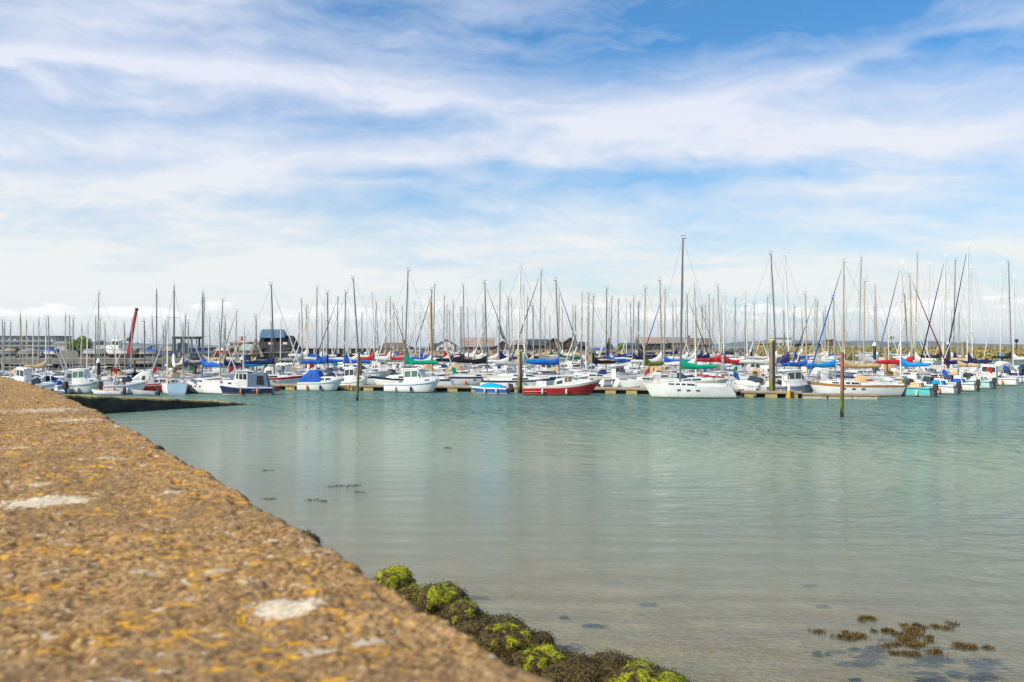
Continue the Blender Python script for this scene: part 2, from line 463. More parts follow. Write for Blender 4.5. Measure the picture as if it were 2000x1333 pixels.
m = bpy.data.materials.new('wet_sand'); m.use_nodes = True
t = NT(m.node_tree); b = m.node_tree.nodes['Principled BSDF']
tc = t.node('ShaderNodeTexCoord'); v = tc.outputs['Object']
n1 = t.noise(v, 0.5, 5, 0.6); n2 = t.noise(v, 9.0, 5, 0.7); n3 = t.noise(t.mapping(v, (0.8, 3.0, 1)), 1.0, 4, 0.5, 0.8)
c = t.mix(t.ss(n1, 0.35, 0.7), (0.40, 0.30, 0.135, 1), (0.50, 0.40, 0.20, 1))
c = t.mix(t.math('MULTIPLY', t.ss(n2, 0.56, 0.72), 0.55), c, (0.15, 0.11, 0.075, 1))
c = t.mix(t.math('MULTIPLY', t.ss(n3, 0.5, 0.7), 0.30), c, (0.20, 0.18, 0.12, 1))
t.l.new(c, b.inputs['Base Color']); b.inputs['Roughness'].default_value = 0.9
seabed = structure(obj('seabed', grid_mesh('seabed', [-24000, -3000, -400, -120] + [-80 + i * 4 for i in range(41)] + [120, 400, 3000, 24000], [-29] + [-8 + i * 3.0 for i in range(36)] + [140, 300, 1000, 5000, 24000], lambda x, y: -min(bed_depth(min(max(x, -90), 90), y), 6.0), [m])))


# ------------------------------------------------------------------ the old sea wall in the foreground
TOP = 4.606
edge = [(2.65, -3.3), (1.32, -0.8), (0.03, 1.63), (-0.52, 2.66), (-1.62, 4.72), (-3.09, 7.5), (-5.36, 11.6), (-8.6, 16.7), (-14.3, 25.0), (-25.0, 40.0), (-42, 64)]
PE = [Vector((x, y, 0)) for x, y in edge]
cum = [0.0]
for i in range(1, len(PE)): cum.append(cum[-1] + (PE[i] - PE[i - 1]).length)


def edge_at(s):
    s = min(max(s, 0.0), cum[-1] - 1e-6)
    i = max(k for k in range(len(cum) - 1) if cum[k] <= s)
    f = (s - cum[i]) / (cum[i + 1] - cum[i])
    p0, p1, p2, p3 = PE[max(i - 1, 0)], PE[i], PE[i + 1], PE[min(i + 2, len(PE) - 1)]
    l1 = cum[i + 1] - cum[i]
    t1 = (p2 - p0).normalized() * l1; t2 = (p3 - p1).normalized() * l1
    h = (2 * f ** 3 - 3 * f ** 2 + 1, f ** 3 - 2 * f ** 2 + f, -2 * f ** 3 + 3 * f ** 2, f ** 3 - f ** 2)
    p = p1 * h[0] + t1 * h[1] + p2 * h[2] + t2 * h[3]
    tn = (p2 - p1).normalized()
    return p, Vector((tn.y, -tn.x, 0))       # point and outward (seaward) normal


S0 = cum[2]                                   # abreast of the camera


def hash2(ix, iy, k):
    n = (ix.astype(np.int64) * 374761393 + iy.astype(np.int64) * 668265263 + k * 974634777) & 0x7fffffff
    n = ((n ^ (n >> 13)) * 1274126177) & 0x7fffffff
    return ((n ^ (n >> 16)) & 0xffff) / 65535.0


def worley(x, y, cell):
    gx, gy = x / cell, y / cell
    ix, iy = np.floor(gx), np.floor(gy)
    best = np.full(x.shape, 9.0); idv = np.zeros(x.shape); sec = np.full(x.shape, 9.0)
    for a in (-1, 0, 1):
        for c in (-1, 0, 1):
            jx, jy = ix + a, iy + c
            px = jx + hash2(jx, jy, 1); py = jy + hash2(jx, jy, 2)
            d = np.hypot(px - gx, py - gy) * (0.75 + 0.7 * hash2(jx, jy, 3))
            hit = d < best
            sec = np.where(hit, best, np.minimum(sec, d))
            idv = np.where(hit, hash2(jx, jy, 4), idv); best = np.where(hit, d, best)
    return best, sec, idv


def vnoise(x, y, cell):
    gx, gy = x / cell, y / cell
    ix, iy = np.floor(gx), np.floor(gy); fx, fy = gx - ix, gy - iy
    fx = fx * fx * (3 - 2 * fx); fy = fy * fy * (3 - 2 * fy)
    a = hash2(ix, iy, 5); b_ = hash2(ix + 1, iy, 5); c = hash2(ix, iy + 1, 5); d = hash2(ix + 1, iy + 1, 5)
    return (a * (1 - fx) + b_ * fx) * (1 - fy) + (c * (1 - fx) + d * fx) * fy


ss_ = []
s_ = 0.0
while s_ < cum[-1] - 0.2:
    ss_.append(s_)
    dist = abs(s_ - S0 - 0.3)
    s_ += max(0.0042, 0.0034 * dist) if s_ > S0 - 0.4 else 0.25
ss_.append(cum[-1] - 0.1)
WID = 1.45
ts = list(np.linspace(-WID, -1.0, 14)) + list(np.arange(-0.995, -0.03, 0.0048)) + list(np.linspace(-0.028, 0.0, 8))
P = np.zeros((len(ss_), len(ts), 3))
for i, s in enumerate(ss_):
    p, nn = edge_at(s)
    for_t = np.array(ts)
    P[i, :, 0] = p.x + nn.x * for_t; P[i, :, 1] = p.y + nn.y * for_t
tt = np.array(ts)[None, :] * np.ones((len(ss_), 1))
sg = np.array(ss_)[:, None] * np.ones((1, len(ts)))
d1, d2, idv = worley(sg + 0.006 * vnoise(sg, tt, .02), tt, 0.0095)
d3, d4, idb = worley(sg + 3, tt + 7, 0.034)
pebble = np.clip((d2 - d1) * 1.6, 0, 1) ** 0.7
lump = vnoise(sg, tt, 0.11) * 0.5 + vnoise(sg + 5, tt, 0.045) * 0.3 + vnoise(sg, tt + 9, 0.4) * 0.6
z = TOP - 0.012 + 0.0036 * pebble * (0.25 + 0.9 * idv) * (0.4 + 1.2 * vnoise(sg + 11, tt, .07)) + 0.0035 * np.clip((d4 - d3) * 2, 0, 1) * (idb > 0.55) + 0.020 * (lump - 0.7) - 0.010 * np.clip((vnoise(sg + 70, tt + 3, .05) - .68) * 4, 0, 1)
rim = np.clip((tt + 0.035) / 0.035, 0, 1)
z -= 0.026 * rim ** 2.2
wav = (vnoise(sg, sg * 0, 0.7) - 0.5) * 0.05 + (vnoise(sg, sg * 0, 0.16) - 0.5) * 0.034 + (vnoise(sg + 40, sg * 0, 0.04) - 0.5) * 0.016 - 0.05 * np.clip((vnoise(sg + 90, sg * 0, 0.23) - .72) * 4, 0, 1)
for k in range(2):
    nrm = np.array([edge_at(s)[1][k] for s in ss_])[:, None]
    P[:, :, k] += nrm * wav * np.clip((tt + 0.16) / 0.16, 0, 1)
P[:, :, 2] = z
nS, nT = P.shape[:2]
verts = P.reshape(-1, 3)
# seaward face: three more rows, landward face two
last = P[:, -1, :]
nr = np.array([tuple(edge_at(s)[1]) for s in ss_])
f1 = last - [0, 0, 0.02]; f2 = last + nr * 0.06 - [0, 0, 0.5]; f3 = last + nr * 0.22; f3[:, 2] = 2.6
first = P[:, 0, :]
g1 = first.copy(); g1[:, 2] = 3.2
allv = np.concatenate([verts, f1, f2, f3, g1])
iu = np.arange(nS - 1)[:, None] * nT + np.arange(nT - 1)[None, :]
quads = np.stack([iu, iu + 1, iu + nT + 1, iu + nT], -1).reshape(-1, 4)
ar = np.arange(nS - 1)
rows = [np.arange(nS) * nT + nT - 1, nS * nT + np.arange(nS), nS * nT + nS + np.arange(nS), nS * nT + 2 * nS + np.arange(nS)]
ex = [np.stack([a[:-1], b_[:-1], b_[1:], a[1:]], -1) for a, b_ in zip(rows[:-1], rows[1:])]
gl = nS * nT + 3 * nS + np.arange(nS); gf = np.arange(nS) * nT
ex.append(np.stack([gl[:-1], gf[:-1], gf[1:], gl[1:]], -1))
quads = np.concatenate([quads] + ex)
me = bpy.data.meshes.new('sea_wall')
me.vertices.add(len(allv)); me.vertices.foreach_set('co', allv.astype(np.float32).ravel())
me.loops.add(len(quads) * 4); me.loops.foreach_set('vertex_index', quads.astype(np.int32).ravel())
me.polygons.add(len(quads)); me.polygons.foreach_set('loop_start', np.arange(0, len(quads) * 4, 4, dtype=np.int32))
me.polygons.foreach_set('use_smooth', np.ones(len(quads), dtype=bool))
me.update(calc_edges=True); me.validate()
at1 = me.attributes.new('pebble', 'FLOAT', 'POINT')
pv = np.full(len(allv), 0.5); pv[:nS * nT] = np.where(idb > 0.72, idb * 0.3 + 0.7 * idv, idv).ravel() if False else idv.ravel()
at1.data.foreach_set('value', pv.astype(np.float32))
at2 = me.attributes.new('joint', 'FLOAT', 'POINT')
jv = np.zeros(len(allv)); jv[:nS * nT] = pebble.ravel()
at2.data.foreach_set('value', jv.astype(np.float32))

# where white lichen has grown: ragged crusts at their real places on the wall top
wl_ = np.zeros((nS, nT)); rag = vnoise(sg, tt, .03) * .5 + vnoise(sg + 3, tt + 8, .012) * .5 + vnoise(sg + 9, tt, .006) * .3
for (px, py, wd, sx) in [(90, 976, .215, 1.25), (560, 1172, .14, .95), (232, 893, .13, 1.3), (62, 940, .12, 1.3), (335, 959, .075, 1.2), (80, 800, .45, 1.3), (150, 818, .30, 1.2), (430, 1112, .05, 1.3), (275, 1110, .05, 1.3), (30, 870, .14, 1.2)]:
    d = (CAM_Z - TOP) * FPX / (py - HOR); x = X(px, d)
    dd = np.hypot((P[:, :, 0] - x) / sx, P[:, :, 1] - d) / (wd / 2)
    soft = .10 if px in (90, 560) else .35
    wl_ = np.maximum(wl_, np.clip((1.0 + (rag - .65) * (.9 if soft < .2 else 2.0) - dd) / soft, 0, 1) * (1.0 if soft < .2 else .6))
lv = np.zeros(len(allv)); lv[:nS * nT] = wl_.ravel()
at3 = me.attributes.new('white_lichen', 'FLOAT', 'POINT'); at3.data.foreach_set('value', lv.astype(np.float32))

m = bpy.data.materials.new('lichen_concrete'); m.use_nodes = True
t = NT(m.node_tree); b = m.node_tree.nodes['Principled BSDF']
tc = t.node('ShaderNodeTexCoord'); v = tc.outputs['Object']
pa = t.node('ShaderNodeAttribute', attribute_name='pebble').outputs['Fac']
ja = t.node('ShaderNodeAttribute', attribute_name='joint').outputs['Fac']
ramp = t.node('ShaderNodeValToRGB'); t.l.new(pa, ramp.inputs[0])
cr = ramp.color_ramp; cr.interpolation = 'LINEAR'
for i, (p, c) in enumerate([(0.0, (0.064, 0.031, 0.012)), (0.18, (0.169, 0.090, 0.035)), (0.5, (0.321, 0.183, 0.070)), (0.75, (0.413, 0.249, 0.101)), (0.93, (0.464, 0.300, 0.135)), (0.975, (0.523, 0.389, 0.236)), (1.0, (0.590, 0.482, 0.337))]):
    e = cr.elements[i] if i < 2 else cr.elements.new(p)
    e.position = p; e.color = rgba(c)
nb = t.noise(v, 1.1, 4, 0.6); nm = t.noise(v, 7, 5, 0.65); nf = t.noise(v, 85, 4, 0.65); nv_ = t.noise(v, 21, 6, 0.68, 0.9)
c = t.mix(t.math('MULTIPLY', t.ss(ja, 0.55, 0.0), 0.75), ramp.outputs[0], (0.115, 0.080, 0.052, 1))
c = t.mix(t.math('MULTIPLY', t.ss(nm, 0.42, 0.68), 0.35), c, (0.42, 0.29, 0.155, 1))
c = t.mix(t.math('MULTIPLY', t.ss(nb, 0.48, 0.66), 0.55), c, (0.215, 0.14, 0.075, 1))
# dark specks, ochre and yellow lichen
c = t.mix(t.math('MULTIPLY', t.ss(nf, 0.54, 0.64), 0.85), c, (0.06, 0.035, 0.017, 1))
och = t.math('MULTIPLY', t.ss(nv_, 0.53, 0.62), t.ss(t.noise(v, 3.1, 5, 0.68), 0.40, 0.60))
c = t.mix(t.math('MULTIPLY', och, 0.9), c, t.mix(t.ss(nf, 0.4, 0.6), (0.66, 0.27, 0.008, 1), (0.70, 0.41, 0.03, 1)))
n_pale = t.noise(v, 19, 4, 0.6, 0.3)
pale = t.math('MULTIPLY', t.ss(n_pale, 0.635, 0.68), 0.75)
c = t.mix(pale, c, (0.60, 0.53, 0.44, 1))
wl = t.node('ShaderNodeAttribute', attribute_name='white_lichen').outputs['Fac']
c = t.mix(t.math('MULTIPLY', wl, 0.85), c, t.mix(t.ss(nf, 0.4, 0.62), (0.70, 0.63, 0.52, 1), (0.52, 0.42, 0.29, 1)))
# algae on the wet seaward face
spz = t.node('ShaderNodeSeparateXYZ'); t.l.new(v, spz.inputs[0])
c = t.mix(t.ss(spz.outputs[2], 4.45, 3.6), c, (0.07, 0.065, 0.045, 1))
t.l.new(c, b.inputs['Base Color']); b.inputs['Roughness'].default_value = 0.92; b.inputs['Specular IOR Level'].default_value = 0.2
bn = t.node('ShaderNodeBump'); bn.inputs['Strength'].default_value = 0.7; bn.inputs['Distance'].default_value = 0.004
t.l.new(t.noise(v, 170, 4, 0.7), bn.inputs['Height']); t.l.new(bn.outputs[0], b.inputs['Normal'])
LICHENCONC = m
me.materials.append(m)
wall = tag(obj('sea_wall', me), 'old sea wall with pebbly tan top spotted with orange and white lichen', 'wall')

# promenade behind the wall and the stone revetment below it (hidden from the photograph's place)
mb = MB()
for i in range(len(PE) - 1):
    pa_, na = edge_at(cum[i]); pb_, nb_ = edge_at(cum[i + 1])
    a0, a1 = pa_ - na * (WID - 0.05), pa_ - na * 9; b0, b1 = pb_ - nb_ * (WID - 0.05), pb_ - nb_ * 9
    mb.add([(a0.x, a0.y, 3.35), (a1.x, a1.y, 3.35), (b1.x, b1.y, 3.35), (b0.x, b0.y, 3.35)], [(0, 1, 2, 3)])
structure(part('pavement', mb, CONC, None))
ROCKW = mat('wet_rock', (0.10, 0.09, 0.075), 0.8, 0.25, 3.0, bump=0.6)
mb = MB(); rings = []
for s in np.arange(0, cum[-1], 0.55):
    p, nn = edge_at(s); rg = []
    for k in range(13):
        f = k / 12; q = p + nn * (0.15 + 5.6 * f); zz = 2.95 - 3.6 * f + 0.28 * noise.noise((q.x * 0.8, q.y * 0.8, 3)) + 0.2 * noise.noise((q.x * 2, q.y * 2, 7))
        rg.append((q.x, q.y, zz))
    rings.append(rg)
mb.loft(rings, closed=False, caps=(False, False))
structure(part('stone_bank', mb, ROCKW, None))

# ------------------------------------------------------------------ weed covered boulders at the foot of the bank
def weed_mat(name, green):
    m = bpy.data.materials.new(name); m.use_nodes = True
    t = NT(m.node_tree); b = m.node_tree.nodes['Principled BSDF']
    tc = t.node('ShaderNodeTexCoord'); v = tc.outputs['Object']
    n1 = t.noise(v, 2.6, 6, 0.66, 0.4); n2 = t.noise(v, 17, 4, 0.6)
    g = t.mix(t.ss(n2, 0.35, 0.65), (0.15, 0.17, 0.004, 1), (0.44, 0.45, 0.010, 1))
    br = t.mix(t.ss(n2, 0.35, 0.65), (0.03, 0.022, 0.007, 1), (0.15, 0.105, 0.028, 1))
    gn = t.node('ShaderNodeNewGeometry'); sn = t.node('ShaderNodeSeparateXYZ'); t.l.new(gn.outputs['Position'], sn.inputs[0])
    n1 = t.math('ADD', n1, t.math('MULTIPLY', t.math('SUBTRACT', sn.outputs[2], 0.25), 0.42))
    c = t.mix(t.ss(n1, 0.66 - 0.30 * green, 0.74 - 0.30 * green), br, g)
    t.l.new(c, b.inputs['Base Color']); b.inputs['Roughness'].default_value = 0.6; b.inputs['Specular IOR Level'].default_value = 0.3
    bn = t.node('ShaderNodeBump'); bn.inputs['Strength'].default_value = 1.0; bn.inputs['Distance'].default_value = 0.06; t.l.new(t.noise(v, 24, 5, 0.7), bn.inputs['Height']); t.l.new(bn.outputs[0], b.inputs['Normal'])
    return m


GREENW = [weed_mat('bladderwrack', 0.18), weed_mat('mixed_weed', 0.46), weed_mat('sea_lettuce', 0.66)]


def boulder(px, d, wd, hz, green, seed, label, sy=1.0):
    rr = random.Random(seed)
    root = empty('boulder', (X(px, d), d, 0), rr.uniform(-0.4, 0.4), label, 'boulder', 'weed covered boulders below the sea wall')
    import bmesh
    bm = bmesh.new(); bmesh.ops.create_icosphere(bm, subdivisions=4, radius=1.0)
    off = Vector((seed * 3.1, seed, 0)); ws = wd / 2 * 1.14
    for v in bm.verts:
        c = v.co.copy()
        k = 1 + 0.34 * noise.noise(c * 1.2 + off) + 0.16 * noise.noise(c * 2.8 + off) + 0.05 * noise.noise(c * 8 + off)
        v.co = Vector((c.x * ws * k, c.y * ws * sy * k, c.z * hz * k * (0.78 if c.z > 0 else 0.9)))
    bm.normal_update()
    pts = [(v.co.copy(), v.normal.copy()) for v in bm.verts if v.co.z > -0.15]
    me = bpy.data.meshes.new('stone'); bm.to_mesh(me); bm.free()
    me.materials.append(GREENW[green]); me.polygons.foreach_set('use_smooth', [True] * len(me.polygons))
    obj('stone', me, root)
    mb = MB()
    for _ in range(int(5000 * ws)):
        c, n = rr.choice(pts); c = c + Vector((rr.uniform(-1, 1), rr.uniform(-1, 1), rr.uniform(-1, 1))) * 0.05
        down = Vector((0, 0, -1)) - n * (-n.z); down = down + Vector((rr.uniform(-1, 1), rr.uniform(-1, 1), rr.uniform(-.6, .6))) * 0.8
        if down.length < 0.05: continue
        down.normalize(); L = rr.uniform(0.02, 0.06); side = down.cross(n).normalized() * rr.uniform(0.003, 0.008)
        b0 = c - n * 0.01; b1 = c + n * rr.uniform(0.002, 0.012) + down * L * 0.5; b2 = c + n * rr.uniform(-0.01, 0.012) + down * L
        mb.add([b0 - side, b0 + side, b1 + side, b2, b1 - side], [(0, 1, 2, 3, 4)])
    tag(part('seaweed', mb, GREENW[green], root, smooth=0), None, None, None, 'stuff')
    return root


boulder(590, 24.6, 0.8, 0.55, 0, 31, 'small dark boulder peeping over the wall edge, farthest of the row')
boulder(640, 23.3, 0.5, 0.40, 0, 32, 'low dark stone just over the wall edge beside the farthest boulder')
boulder(772, 20.6, 0.85, 0.62, 2, 12, 'bright green moss boulder, farthest green one above the wall edge')
boulder(812, 19.9, 0.75, 0.35, 2, 3, 'low lime green boulder between the two farthest mossy boulders')
boulder(856, 19.3, 1.0, 0.62, 1, 14, 'rounded boulder half green half brown weed, second large one along the wall')
boulder(903, 18.2, 0.85, 0.50, 1, 15, 'brown boulder with bright green crown, third large one along the wall')
boulder(958, 17.5, 1.05, 0.45, 0, 6, 'flat brown weedy boulder behind the dark domed boulder')
boulder(990, 16.7, 0.85, 0.52, 1, 17, 'domed boulder with dark shaded flank in the middle of the row')
boulder(1040, 16.6, 0.62, 0.38, 0, 18, 'small dark boulder nearest the open water in mid row')
boulder(1055, 15.7, 0.72, 0.45, 2, 9, 'lime green boulder at the bend of the row near the wall edge')
boulder(1095, 15.9, 0.6, 0.26, 1, 22, 'small low mossy stone beside the lime green boulder at the bend')
boulder(1130, 15.3, 0.9, 0.36, 0, 10, 'brown bladderwrack boulder at the bottom edge of the picture')
boulder(1195, 15.5, 0.9, 0.34, 0, 11, 'second brown bladderwrack boulder, right of the first at the bottom')
boulder(1250, 15.0, 1.15, 0.34, 2, 16, 'broad lime green boulder at the bottom right end of the row')


def weed_clump(px, py, wd, ht, seed, label, zoff=0.0, spread=1.0, cnt=420, cat='seaweed'):
    """tuft of wrack: many short flat fronds standing up in the shallow water"""
    rr = random.Random(seed); d = CAM_Z * FPX / (py - HOR)
    mb = MB(); cs = [(rr.gauss(0, .30) * wd, rr.gauss(0, .26) * wd * spread, rr.uniform(.08, .30) * wd) for _ in range(7)]
    for _ in range(cnt):
        c0 = rr.choice(cs); x, y = c0[0] + rr.gauss(0, .42) * c0[2], c0[1] + rr.gauss(0, .42) * c0[2] * spread; r_ = 0
        hgt = ht * rr.uniform(0.35, 1.0) * (1 - 0.5 * (2 * r_ / wd) ** 2); a = rr.uniform(0, 6.28); wv = rr.uniform(0.005, 0.013)
        lx, ly = rr.uniform(-.06, .06), rr.uniform(-.06, .06); sx, sy = math.cos(a) * wv, math.sin(a) * wv
        mb.add([(x - sx, y - sy, -0.05), (x + sx, y + sy, -0.05), (x + lx * .5 + sx, y + ly * .5 + sy, hgt * .5 - .03), (x + lx, y + ly, hgt), (x + lx * .5 - sx, y + ly * .5 - sy, hgt * .5 - .03)], [(0, 1, 2, 3, 4)])
    WR = mat('wrack', (0.18, 0.108, 0.024), 0.5, 0.2, 8, col2=(0.05, 0.035, 0.012))
    o = obj('seaweed', mb.mesh('seaweed', [WR], 0), None, (X(px, d), d, zoff))
    return tag(o, label, cat, 'wrack tufts in the shallows', 'stuff')


for k, (px, py, wd, lab) in enumerate([(1692, 1208, .22, 'tiny brown wrack tuft, farthest of the shallow water group'), (1657, 1240, .42, 'flat brown wrack tuft, leftmost of the shallow water group'),
                               (1733, 1232, .22, 'small wrack tuft between the leftmost and the long central tufts'), (1778, 1232, .42, 'left half of the long central wrack tuft'),
                               (1812, 1222, .36, 'right upper end of the long central wrack tuft'), (1785, 1250, .34, 'brown wrack tuft in the middle of the central cluster'),
                               (1762, 1259, .36, 'lower left wrack tuft of the central cluster'), (1796, 1273, .36, 'nearest wrack tuft at the bottom of the central cluster'),
                               (1888, 1262, .40, 'separate brown wrack tuft, rightmost of the shallow water group')]):
    weed_clump(px, py, wd * 1.55, 0.060, 50 + k, lab, spread=0.85, cnt=int(1700 * wd))
SUBM = mat('sunken_weed', (0.022, 0.026, 0.035), 0.9, 0.2, 4)


def sunken(px, py, wd, dp, seed, label):
    rr = random.Random(seed); d = (CAM_Z) * FPX / (py - HOR); x = X(px, d); mb = MB()
    bz = -bed_depth(x, d)
    cs = [(rr.gauss(0, .22) * wd, rr.gauss(0, .2) * wd * dp, rr.uniform(.12, .32) * wd) for _ in range(5)]
    for _ in range(int(420 * wd + 60)):
        c0 = rr.choice(cs); xx, yy = c0[0] + rr.gauss(0, .5) * c0[2], c0[1] + rr.gauss(0, .5) * c0[2] * dp
        L = rr.uniform(.04, .13); a = rr.uniform(-.9, .5); s = rr.uniform(.008, .022); zz = bz + rr.uniform(.02, .06)
        mb.add([(xx - s, yy - s, zz), (xx + s, yy + s, zz), (xx + math.cos(a) * L, yy + math.sin(a) * L, zz + rr.uniform(-.02, .03)), (xx + math.cos(a) * L * .5 - s, yy + math.sin(a) * L * .5, zz)], [(0, 1, 2, 3)])
    tag(obj('sunken_seaweed', mb.mesh('sunken_seaweed', [SUBM], 0), None, (x, d, 0)), label, 'seaweed', 'dark weed under the shallow water', 'stuff')


for k, (px, py, wd, dp, lab) in enumerate([(1075, 1226, .75, .5, 'dark sunken weed streak nearest the boulders'), (1163, 1181, .55, .4, 'dark flat weed patch under water right of the boulder row'),
                                   (924, 1126, .45, .5, 'dim weed patch under water beyond the second boulder'), (1605, 1134, .3, .5, 'small dark weed spot far left above the wrack group'),
                                   (1590, 1233, .28, .6, 'small dark weed spot left of the flat wrack tuft'), (1664, 1290, .42, .6, 'dark weed spot below the flat wrack tuft'),
                                   (1675, 1252, .75, .5, 'dark submerged fringe in front of the flat wrack tuft'), (1816, 1284, .7, .6, 'dark submerged fringe in front of the nearest wrack tuft'),
                                   (1825, 1240, .7, .6, 'dark submerged weed right of the central wrack cluster'), (1905, 1278, .8, .8, 'dark submerged weed below the rightmost wrack tuft'),
                                   (1925, 1245, .7, .6, 'dark submerged weed right of the rightmost wrack tuft'), (1700, 1222, .6, .5, 'dark submerged weed below the farthest wrack tuft'),
                                   (1104, 1164, .2, .5, 'tiny dark weed spot above the flat weed patch'), (1575, 1090, .4, .5, 'faint weed spot out in the middle of the shallows'),
                                   (1290, 1310, .5, .5, 'dark weed in the water off the broad lime green boulder'), (1270, 1135, .4, .4, 'faint weed spot in the middle shallows left of centre')]):
    sunken(px, py, wd, dp, 80 + k, lab)
for k, (px, py, wd, lab) in enumerate([(660, 950, .55, 'floating raft of wrack, largest piece left of centre water'), (690, 948, .35, 'thin tail of floating wrack right of the largest raft'), (705, 961, .2, 'floating wrack scrap just below the largest raft'),
                               (605, 977, .3, 'floating wrack scrap below and left of the largest raft'), (630, 979, .25, 'second floating wrack scrap below the largest raft'), (876, 875, .35, 'single floating wrack scrap in the middle of the harbour water'),
                               (525, 919, .3, 'floating wrack scrap nearest the wall left of the raft'), (522, 975, .3, 'floating wrack scrap close to the wall edge')]):
    weed_clump(px, py, wd * 1.5, 0.06, 120 + k, lab, spread=0.9, cnt=int(300 * wd))

# ------------------------------------------------------------------ slipway running down into the water
SLIMEM = bpy.data.materials.new('slipway_stone'); SLIMEM.use_nodes = True
t = NT(SLIMEM.node_tree); b = SLIMEM.node_tree.nodes['Principled BSDF']
tc = t.node('ShaderNodeTexCoord'); v = tc.outputs['Object']
n1 = t.noise(v, 0.9, 5, 0.65); n2 = t.noise(v, 6, 5, 0.65)
c = t.mix(t.ss(n1, 0.4, 0.65), (0.012, 0.013, 0.009, 1), (0.055, 0.052, 0.03, 1))
c = t.mix(t.ss(n2, 0.5, 0.7), c, (0.018, 0.02, 0.012, 1))
gn = t.node('ShaderNodeNewGeometry'); sn = t.node('ShaderNodeSeparateXYZ'); t.l.new(gn.outputs['True Normal'], sn.inputs[0])
c = t.mix(t.ss(sn.outputs[2], 0.5, 0.9), c, t.mix(t.ss(n2, 0.35, 0.6), (0.09, 0.085, 0.018, 1), (0.34, 0.27, 0.09, 1)))
t.l.new(c, b.inputs['Base Color']); b.inputs['Roughness'].default_value = 0.75
mb = MB(); rings = []
A0 = Vector((X(80, 71), 71.0, 0)); A1 = Vector((X(515, 88), 88.0, 0)); ax = (A1 - A0).normalized(); bk = Vector((-ax.y, ax.x, 0))
for i in range(161):
    f = i / 160; p = A0 + (A1 - A0) * f
    zt = 1.62 * (1 - f) ** 0.9 + 0.02 - 0.1 * f + 0.10 * noise.noise((p.x, p.y, 0)) + 0.07 * noise.noise((p.x * 4, p.y * 4, 0))
    e = 0.12 * noise.noise((p.x * 1.5, 3, 0)) + .05 * noise.noise((p.x * 6, 3, 0))
    rings.append([tuple(p + bk * (e - 0.15) + Vector((0, 0, -1.2))), tuple(p + bk * e + Vector((0, 0, zt - 0.12))), tuple(p + bk * (e + .12) + Vector((0, 0, zt))), tuple(p + bk * 3.0 + Vector((0, 0, zt + 0.05))), tuple(p + bk * 5.5 + Vector((0, 0, zt))), tuple(p + bk * 5.7 + Vector((0, 0, -1.2)))])
mb.loft(rings, closed=False, caps=(False, False))
tag(part('slipway', mb, SLIMEM, None, smooth=30), 'dark weedy stone slipway sloping down into the water past the wall', 'slipway')
mb = MB(); rings = []
for i in range(17):
    f = i / 16; q = math.pi * f
    rings.append([(-4.6 + 2.7 * math.sin(f * 1.5), 0, 0)] * 0 or [(X(-60 + 112 * f, 33) , 33 + 1.2 * math.cos(k / 8 * 6.283), 3.55 + 0.50 * (math.sin(q * .5 + 1.57)) ** .6 * (0.75 + .35 * math.sin(k / 8 * 6.283)) + .06 * noise.noise((f * 9, k, 0))) for k in range(8)])
mb.loft(rings)
tag(part('rock_mound', mb, ROCKW, None), 'dark wet rock mound beyond the far end of the sea wall', 'rock')

# ------------------------------------------------------------------ land, quay and breakwaters
GRASSY = mat('land', (0.20, 0.18, 0.13), 0.95, 0.25, 0.15)
mb = MB()
for a, b_, c, d, zt in ((-420, -62, 168, 900, 3.0), (-62, -18, 236, 900, 2.2), (-18, 64, 302, 900, 2.4)):
    mb.box(((a + b_) / 2, (c + d) / 2, zt / 2 - 1.5), (b_ - a - 0.02, d - c, zt + 3))
structure(part('ground', mb, GRASSY, None, smooth=0))

q = empty('quay_wall', (0, 0, 0), 0, 'open piled concrete quay with dark voids behind the left moorings', 'quay')
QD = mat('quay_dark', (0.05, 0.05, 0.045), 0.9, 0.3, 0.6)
mb = MB(); mb.box((-112, 165.6, 2.82), (116, 5.2, 0.4)); part('deck', mb, CONC, q, smooth=0)
mb = MB(); mb.box((-112, 162.9, 2.55), (116, 0.25, 0.85)); part('fender_beam', mb, mat('quay_beam', (0.25, 0.23, 0.2), 0.9, 0.25, 0.8), q, smooth=0)
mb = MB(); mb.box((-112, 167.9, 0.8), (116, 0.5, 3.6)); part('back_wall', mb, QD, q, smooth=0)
pm = MB().box((0, 0, 0.5), (0.55, 0.55, 4.2)).mesh('pile', [mat('quay_pile', (0.12, 0.11, 0.095), 0.9, 0.3, 1.0)], 0)
for i in range(36): obj('pile', pm, q, (-168 + i * 3.2, 163.6, 0.0))
tag(part('stone_quay', MB().box((-42, 236.1, 0.3), (62, 0.6, 4.2)), mat('quay_stone', (0.20, 0.19, 0.16), 0.9, 0.3, 0.7), None, smooth=0), 'grey stone quay face behind the middle left moorings', 'quay')


